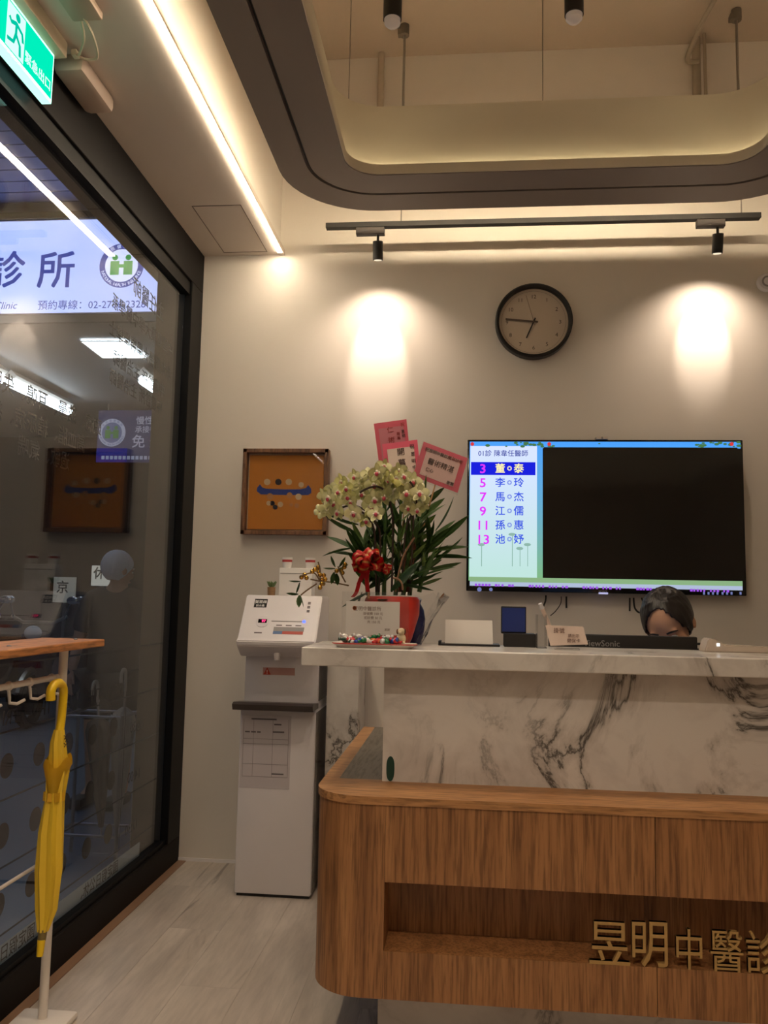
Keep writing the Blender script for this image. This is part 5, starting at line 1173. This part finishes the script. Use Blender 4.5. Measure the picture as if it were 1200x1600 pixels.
# blue vase and bamboo cup behind the pot
c = at_z(655, 985, SZ); vx = at_y(655, 960, 2.6).x
VX_, VY_ = vx - 0.012, 2.629
b = BM(); lathe(b, [(0, SZ), (0.018, SZ), (0.027, SZ + 0.04), (0.03, SZ + 0.075), (0.025, SZ + 0.105), (0.014, SZ + 0.125), (0.017, SZ + 0.135), (0.013, SZ + 0.135), (0.011, SZ + 0.12), (0, SZ + 0.1)], (VX_, VY_, 0), 28)
bv = thing('blue_vase', 'dark blue speckled vase half hidden behind the red flower pot', 'vase', (VX_, VY_, SZ)); obj('body', b, mat('vase_blue', srgb(40, 50, 110), .3, noise=.6, nscale=120), bv, True)
b = BM(); lathe(b, [(0.017, SZ + 0.135), (0.0182, SZ + 0.138), (0.0155, SZ + 0.141), (0.013, SZ + 0.136)], (VX_, VY_, 0), 24); obj('rim', b, mat('vase_rim', srgb(190, 194, 205), .3, noise=.05), bv, True)

# ------------------------------------------------------------------ price card, candy tray, candies, figurine
AY = 2.40
ac = thing('acrylic_stand', 'clear acrylic stand holding a small white price card before the flower pot', 'sign holder', (-0.27, AY, SZ))
a = at_y(535, 924, AY); c = at_y(638, 1000, AY)
b = BM(); box(b, (a.x, AY, SZ + 0.004), (c.x, AY + 0.003, a.z)); obj('front_sheet', b, ACRYL, ac)
b = BM(); box(b, (a.x, AY + 0.006, SZ + 0.004), (c.x, AY + 0.009, a.z)); obj('rear_sheet', b, ACRYL, ac)
b = BM(); box(b, (a.x, AY - 0.015, SZ), (c.x, AY + 0.04, SZ + 0.004)); obj('foot', b, ACRYL, ac)
p0_ = at_y(541, 939, AY + 0.004); p1__ = at_y(624, 993, AY + 0.004)
b = BM(); box(b, (p0_.x, AY + 0.0036, p1__.z), (p1__.x, AY + 0.0046, p0_.z)); cdd = obj('price_card', b, PAPER, ac)
for t_, x, y, s_ in (('昱明中醫診所', 574, 951, 0.0135), ('掛號費 100 元', 583, 959, 0.0095), ('初診費 50 元', 583, 965.5, 0.0095), ('共 150 元', 584, 972, 0.0095), ('謝謝', 605, 984, 0.008)):
    q_ = at_y(x, y, AY + 0.0036); b = BM(); text_bm(b, t_, s_, q_, XR, YU, depth=0.0003); obj('card_lettering', b, mat('print_brown', srgb(120, 84, 70), .7, noise=.03), cdd)
q_ = at_y(554, 950, AY + 0.0034); b = BM()
for k in range(8): box(b, (q_.x - .001, AY + .003, q_.z - .006), (q_.x + .001, AY + .0034, q_.z + .006), M=Matrix.Translation(q_) @ Matrix.Rotation(R(22.5 * k), 4, 'Y') @ Matrix.Translation(-q_))
obj('sun_mark', b, mat('print_orange', srgb(214, 120, 70), .7, noise=.03), cdd)
TYc = 2.352; tcx = (at_y(520, 1000, TYc).x + at_y(652, 1000, TYc).x) / 2; thw = (at_y(652, 1000, TYc).x - at_y(520, 1000, TYc).x) / 2
ty = thing('candy_tray', 'shallow white and red oval candy tray on the marble counter', 'tray', (tcx, TYc, SZ))
def oval(rx, ry, z): return [(tcx + rx * math.copysign(abs(math.cos(2 * PI * k / 40)) ** .6, math.cos(2 * PI * k / 40)), TYc + ry * math.copysign(abs(math.sin(2 * PI * k / 40)) ** .6, math.sin(2 * PI * k / 40)), z) for k in range(40)]
b = BM(); V_, f_ = loft_rings(b, [oval(thw * .86, .028, SZ), oval(thw, .04, SZ + .012), oval(thw, .04, SZ + .014), oval(thw * .95, .036, SZ + .013), oval(thw * .84, .026, SZ + .004)]); b.faces.new(V_[0][::-1]); b.faces.new(V_[-1]); obj('dish', b, mat('tray_white', srgb(226, 214, 204), .3, noise=.02), ty, True)
b = BM(); loft_rings(b, [oval(thw * 1.004, .0405, SZ + .0105), oval(thw * 1.006, .041, SZ + .0135)]); obj('red_band', b, mat('tray_red', srgb(206, 60, 56), .4, noise=.04), ty, True)
b = BM(); box(b, (tcx - thw * .8, TYc - .02, SZ + .005), (tcx + thw * .62, TYc + .02, SZ + .013), .003); obj('red_liner', b, mat('liner_red', srgb(200, 44, 44), .5, noise=.05), ty)
CCOL = {'green': srgb(20, 110, 60), 'blue': srgb(40, 70, 160), 'red': srgb(190, 36, 44), 'white': srgb(225, 220, 215), 'orange': srgb(230, 120, 60), 'dark green': srgb(20, 56, 36)}
cmesh = {}
for nme, colr in CCOL.items():
    b = BM(); ball(b, (0, 0, 0), 0.0085, (1.25, .9, .85), 10)
    for s in (-1, 1): cone(b, (s * .009, 0, 0), (s * .018, 0, 0), .002, .007, 8)
    me = bpy.data.meshes.new('wrapped_candy'); b.to_mesh(me); b.free(); me.materials.append(mat('foil_' + nme.replace(' ', '_'), colr, .2, noise=.2, nscale=160, coat=.6)); cmesh[nme] = me
    for p in me.polygons: p.use_smooth = True
cseq = ['white', 'red', 'green', 'white', 'blue', 'orange', 'green', 'blue', 'dark green', 'white', 'red', 'green', 'dark green', 'white', 'red', 'blue', 'green', 'white', 'orange', 'red', 'white', 'green', 'blue', 'red']
for k, nme in enumerate(cseq):
    o = bpy.data.objects.new('wrapped_candy', cmesh[nme]); COL.objects.link(o)
    row = k // 12; o.location = (tcx - thw * .72 + (k % 12) * thw * 1.24 / 11 + rnd.uniform(-.003, .003), TYc + (-.011 if row else .011) + rnd.uniform(-.003, .003), SZ + .0205 + (0.009 if k % 3 == 0 and not row else 0))
    o.rotation_euler = (rnd.uniform(-.3, .3), rnd.uniform(-.3, .3), rnd.uniform(0, 3))
    setp(o, '%s foil wrapped candy heaped in the counter tray' % nme, 'candy', 'wrapped candies in the counter tray')
fg = at_y(627, 985, 2.352); fgz = SZ + .013
t = thing('dog_figurine', 'small cream dog figurine with brown ears at the end of the candy tray', 'figurine', (fg.x, 2.352, fgz))
CRM = mat('figurine_cream', srgb(226, 206, 170), .5, noise=.04)
b = BM(); ball(b, (fg.x, 2.352, fgz + .014), .014, (1, .9, 1.05), 14); ball(b, (fg.x, 2.350, fgz + .034), .011, (1, .95, .95), 14); ball(b, (fg.x - .002, 2.340, fgz + .031), .0055, (1, 1, .8), 10); obj('body', b, CRM, t, True)
for s in (-1, 1):
    b = BM(); ball(b, (fg.x + s * .0105, 2.350, fgz + .034), .006, (.5, .8, 1.3), 10); obj('ear', b, mat('ear_brown', srgb(110, 64, 40), .6, noise=.05), t, True)
    b = BM(); ball(b, (fg.x + s * .008, 2.341, fgz + .004), .0045, (1, 1.2, .8), 8); obj('paw', b, CRM, t, True)
# ------------------------------------------------------------------ paper stand, charger, holder, cards, monitor
pa_ = at_y(696, 968, 2.60); pb_ = at_y(770, 1007, 2.60)
ps = thing('paper_stand', 'folded blank white paper standing in a flat black tray on the counter', 'paper', ((pa_.x + pb_.x) / 2, 2.6, SZ))
b = BM(); box(b, (pa_.x - .02, 2.56, SZ), (pb_.x + .02, 2.64, SZ + .006), .001); box(b, (pa_.x - .02, 2.56, SZ), (pa_.x - .012, 2.64, SZ + .013)); obj('tray', b, BLACK, ps)
b = BM(); poly(b, [(pa_.x, 2.585, SZ + .006), (pb_.x, 2.585, SZ + .006), (pb_.x - .002, 2.60, pa_.z), (pa_.x, 2.60, pa_.z)], (0, .001, 0)); obj('front_leaf', b, PAPER, ps)
b = BM(); poly(b, [(pa_.x, 2.635, SZ + .006), (pb_.x, 2.635, SZ + .006), (pb_.x - .002, 2.60, pa_.z), (pa_.x, 2.60, pa_.z)], (0, .001, 0)); obj('rear_leaf', b, PAPER, ps)
ba = at_y(787, 989, 2.6); bb = at_y(836, 1012, 2.6)
cr = thing('card_reader', 'black box card reader with a small dark blue screen on the counter', 'card reader', ((ba.x + bb.x) / 2, 2.6, SZ))
b = BM(); box(b, (ba.x, 2.57, SZ), (bb.x, 2.64, ba.z), .002); obj('base', b, BLACK, cr)
sa = at_y(783, 947, 2.61); sb_ = at_y(822, 989, 2.61)
b = BM(); box(b, (sa.x, 2.605, ba.z - .002), (sb_.x, 2.625, sa.z), .003); obj('screen_case', b, BLACK, cr)
b = BM(); box(b, (sa.x + .003, 2.604, ba.z + .004), (sb_.x - .003, 2.605, sa.z - .005)); obj('screen', b, mat('reader_blue', srgb(30, 46, 96), .3, noise=.03, emit=srgb(30, 46, 110), estr=.12), cr)
ha = at_y(838, 960, 2.56); hb = at_y(853, 1016, 2.56)
ah = thing('acrylic_holder', 'clear acrylic pen box beside the card reader with a pale tube in it', 'holder', ((ha.x + hb.x) / 2, 2.56, SZ))
W_ = hb.x - ha.x
for n_, lo, hi in (('front_wall', (ha.x, 2.53, SZ), (hb.x, 2.532, ha.z)), ('rear_wall', (ha.x, 2.588, SZ), (hb.x, 2.59, ha.z)), ('side_wall', (ha.x, 2.532, SZ), (ha.x + .002, 2.588, ha.z)), ('side_wall', (hb.x - .002, 2.532, SZ), (hb.x, 2.588, ha.z)), ('bottom', (ha.x, 2.53, SZ), (hb.x, 2.59, SZ + .003))):
    b = BM(); box(b, lo, hi); obj(n_, b, ACRYL, ah)
tp = thing('hand_cream_tube', 'pale slim tube leaning out of the clear acrylic box', 'tube', tuple(at_y(848, 1000, 2.6)))
b = BM(); tube(b, [at_y(868, 1004, 2.63), at_y(856, 972, 2.6), at_y(847, 951, 2.58)], [.006, .0065, .006], 10); obj('barrel', b, CREAM, tp, True)
b = BM(); tube(b, [at_y(847, 951, 2.58), at_y(844, 943, 2.575)], [.0075, .006], 10); obj('cap', b, WHITEP, tp, True)
b = BM(); cp_ = [at_y(x, y, 2.5) for x, y in ((852, 977), (911, 979), (919, 1007), (860, 1009))]
cs = thing('notice_card', 'tilted cream notice card with brown writing in front of the monitor', 'card', tuple(at_y(885, 1012, 2.5)))
poly(b, cp_, (0, .0012, 0)); n_ = obj('sheet', b, CREAM, cs)
rt = (cp_[1] - cp_[0]).normalized(); un = ((cp_[0] - cp_[3]) - rt * (cp_[0] - cp_[3]).dot(rt)).normalized()
q_ = cp_[0] + rt * .04 - un * .014; b = BM()
text_bm(b, '掛號', .016, q_ + Vector((0, -.0008, 0)), rt, un, depth=.0004); text_bm(b, '請出示', .011, cp_[0] + rt * .082 - un * .028 + Vector((0, -.0008, 0)), rt, un, depth=.0004); text_bm(b, '健保卡', .013, cp_[0] + rt * .082 - un * .042 + Vector((0, -.0008, 0)), rt, un, depth=.0004)
obj('lettering', b, mat('print_brown', srgb(120, 84, 70), .7, noise=.03), n_)
b = BM(); la = at_y(866, 1009, 2.505); lb = at_y(905, 1009, 2.505); box(b, (la.x, 2.49, SZ), (lb.x, 2.515, SZ + .004))
tube(b, [Vector((la.x + .02, 2.505, SZ + .003)), (cp_[0] + cp_[2]) / 2 + Vector((0, .003, 0))], .003, 6); obj('easel', b, ACRYL, cs)
MY = 2.70
ma_ = at_y(858, 990, MY); mb_ = at_y(1090, 994, MY)
mo = thing('computer_monitor', 'black computer monitor seen from behind over the marble counter edge', 'monitor', ((ma_.x + mb_.x) / 2, MY + .05, DZ))
b = BM(); box(b, (ma_.x, MY, .815), (mb_.x, MY + .03, ma_.z), .004); obj('shell', b, BLACK, mo, True)
b = BM(); box(b, (ma_.x + .008, MY + .03, .83), (mb_.x - .008, MY + .0312, ma_.z - .008)); obj('screen', b, emis('monitor_screen', srgb(120, 150, 200), .35), mo)
mx_ = (ma_.x + mb_.x) / 2
b = BM(); box(b, (mx_ - .03, MY - .02, DZ + .01), (mx_ + .03, MY, .95), .004); obj('stand_neck', b, BLACK, mo, True)
b = BM(); box(b, (mx_ - .11, MY - .07, DZ), (mx_ + .11, MY + .10, DZ + .012), .004); obj('stand_foot', b, BLACK, mo, True)
c = at_y(940, 1014, MY); b = BM(); text_bm(b, 'ViewSonic', .027, (c.x, MY - .0002, 1.074), XR, YU, bold=.008); obj('brand_lettering', b, GREYP, mo)
for z in (1.078, 1.06):
    b = BM(); tube(b, [(mb_.x - .01, MY + .02, z), (mb_.x + .028, MY + .02, z), (mb_.x + .034, MY + .03, z - .012)], .004, 6); obj('side_cable', b, BLACK, mo)
# small white box and objects at the right end of the slab
ea = at_y(1092, 990, 2.58); eb = at_y(1112, 1026, 2.58)
tb2 = thing('tissue_dispenser', 'low white plastic dispenser on the counter right of the monitor', 'dispenser', (ea.x + .05, 2.6, SZ))
b = BM(); poly(b, [(ea.x + dx, 2.56, SZ + dz) for dx, dz in ((0.01, 0), (.20, 0), (.20, .018), (.07, .022), (.035, .040), (.022, .038))], (0, .07, 0)); bmesh.ops.bevel(b, geom=b.edges[:], offset=.003, segments=2, affect='EDGES'); obj('body', b, mat('disp_beige', srgb(206, 192, 178), .25, noise=.02), tb2, True)
b = BM(); box(b, (ea.x + .045, 2.558, SZ + .018), (ea.x + .053, 2.561, SZ + .026)); obj('lamp', b, emis('lamp_white', (1, .98, .95), 1.5), tb2)

# ================================================================== RECEPTIONIST behind the monitor
QX, QY = 0.71, 3.06
rp = thing('person', 'receptionist with black parted hair bending down behind the monitor', 'person', (QX, QY + .1, 0))
def V3(x, y, z): return Vector((QX + x, QY + y, z))
HM2 = Matrix.Translation(V3(0.01, -0.02, 1.13)) @ Matrix.Rotation(R(-30), 4, 'Z') @ Matrix.Rotation(R(-10), 4, 'Y') @ Matrix.Rotation(R(33), 4, 'X')
bm_ = BM()
nod = [(V3(0, .20, .55), (.155, .12)), (V3(0, .19, .72), (.135, .10)), (V3(0, .16, .88), (.15, .10)), (V3(0, .12, .98), (.09, .065)), (V3(0, .07, 1.03), .046), (V3(0.005, .02, 1.09), .046),
       (V3(-.10, .10, .54), .075), (V3(-.11, -.22, .54), .06), (V3(-.11, -.24, .30), .05), (V3(-.11, -.22, .07), .036), (V3(-.11, -.36, .035), .034),
       (V3(.10, .10, .54), .075), (V3(.11, -.22, .54), .06), (V3(.11, -.24, .30), .05), (V3(.11, -.22, .07), .036), (V3(.11, -.36, .035), .034),
       (V3(-.155, .12, .95), .052), (V3(-.22, .02, .78), .04), (V3(-.13, -.16, .745), .027), (V3(.155, .12, .95), .052), (V3(.22, .02, .78), .04), (V3(.13, -.16, .745), .027)]
edg = [(0, 1), (1, 2), (2, 3), (3, 4), (4, 5), (0, 6), (6, 7), (7, 8), (8, 9), (9, 10), (0, 11), (11, 12), (12, 13), (13, 14), (14, 15), (3, 16), (16, 17), (17, 18), (3, 19), (19, 20), (20, 21)]
add_mesh(bm_, skin_mesh(nod, edg)); head_parts(bm_, HM2)
hand(bm_, V3(-.13, -.16, .745), (.15, -1, -.1), (1, .1, 0), .5); hand(bm_, V3(.13, -.16, .745), (-.15, -1, -.1), (-1, .1, 0), .5)
obj('body', remesh(bm_, .008), SKINM, rp, 'all')
HAIRB = mat('black_hair', srgb(24, 20, 20), .38, noise=.25, nscale=90)
face_parts(rp, HM2, SKINM, HAIRB)
hr = hair_cap(HM2, HAIRB, rp, 0.094, -0.02, -0.1, 1.10)
b = BM(); ball(b, (0, 0, 0), 1, (1, 1, 1), 16, 0, HM2 @ Matrix.Translation((0, .115, -.02)) @ Matrix.Diagonal((.042, .04, .042, 1))); obj('hair_bun', b, HAIRB, rp, True)
UNI = mat('uniform_white', srgb(206, 204, 206), .8, noise=.04)
b = BM(); add_mesh(b, skin_mesh([(V3(0, .20, .55), (.17, .14)), (V3(0, .19, .72), (.155, .12)), (V3(0, .16, .88), (.168, .12)), (V3(0, .13, .975), (.09, .08)), (V3(-.155, .12, .955), .068), (V3(-.215, .03, .80), .056), (V3(.155, .12, .955), .068), (V3(.215, .03, .80), .056)], [(0, 1), (1, 2), (2, 3), (3, 4), (4, 5), (3, 6), (6, 7)])); obj('uniform_top', remesh(b, .011), UNI, rp, 'all')
b = BM(); add_mesh(b, skin_mesh([(V3(0, .20, .54), (.165, .13)), (V3(-.10, .08, .54), .092), (V3(-.11, -.22, .54), .076), (V3(-.11, -.24, .30), .066), (V3(-.11, -.22, .12), .056), (V3(.10, .08, .54), .092), (V3(.11, -.22, .54), .076), (V3(.11, -.24, .30), .066), (V3(.11, -.22, .12), .056)], [(0, 1), (1, 2), (2, 3), (3, 4), (0, 5), (5, 6), (6, 7), (7, 8)])); obj('trousers', remesh(b, .011), DARKC, rp, 'all')
for s in (-.11, .11):
    b = BM(); box(b, (QX + s - .045, QY - .45, 0), (QX + s + .045, QY - .17, .07), .028); obj('shoe', b, BLACK, rp, True)
ch = thing('desk_stool', 'round black swivel stool under the receptionist', 'stool', (QX, QY + .2, 0))
b = BM(); lathe(b, [(0, .36), (.17, .36), (.19, .385), (.185, .41), (0, .415)], (QX, QY + .2, 0)); obj('seat', b, BLACK, ch, True)
b = BM(); cone(b, (QX, QY + .2, .06), (QX, QY + .2, .36), .022, seg=16); obj('column', b, STEEL, ch, True)
for k in range(5):
    a = 2 * PI * k / 5; b = BM(); tube(b, [(QX, QY + .2, .08), (QX + .22 * math.cos(a), QY + .2 + .22 * math.sin(a), .04)], [.018, .012], 8); lg_ = obj('base_arm', b, BLACK, ch, True)
    b = BM(); ball(b, (QX + .22 * math.cos(a), QY + .2 + .22 * math.sin(a), .022), .022); obj('castor', b, BLACK, lg_, True)
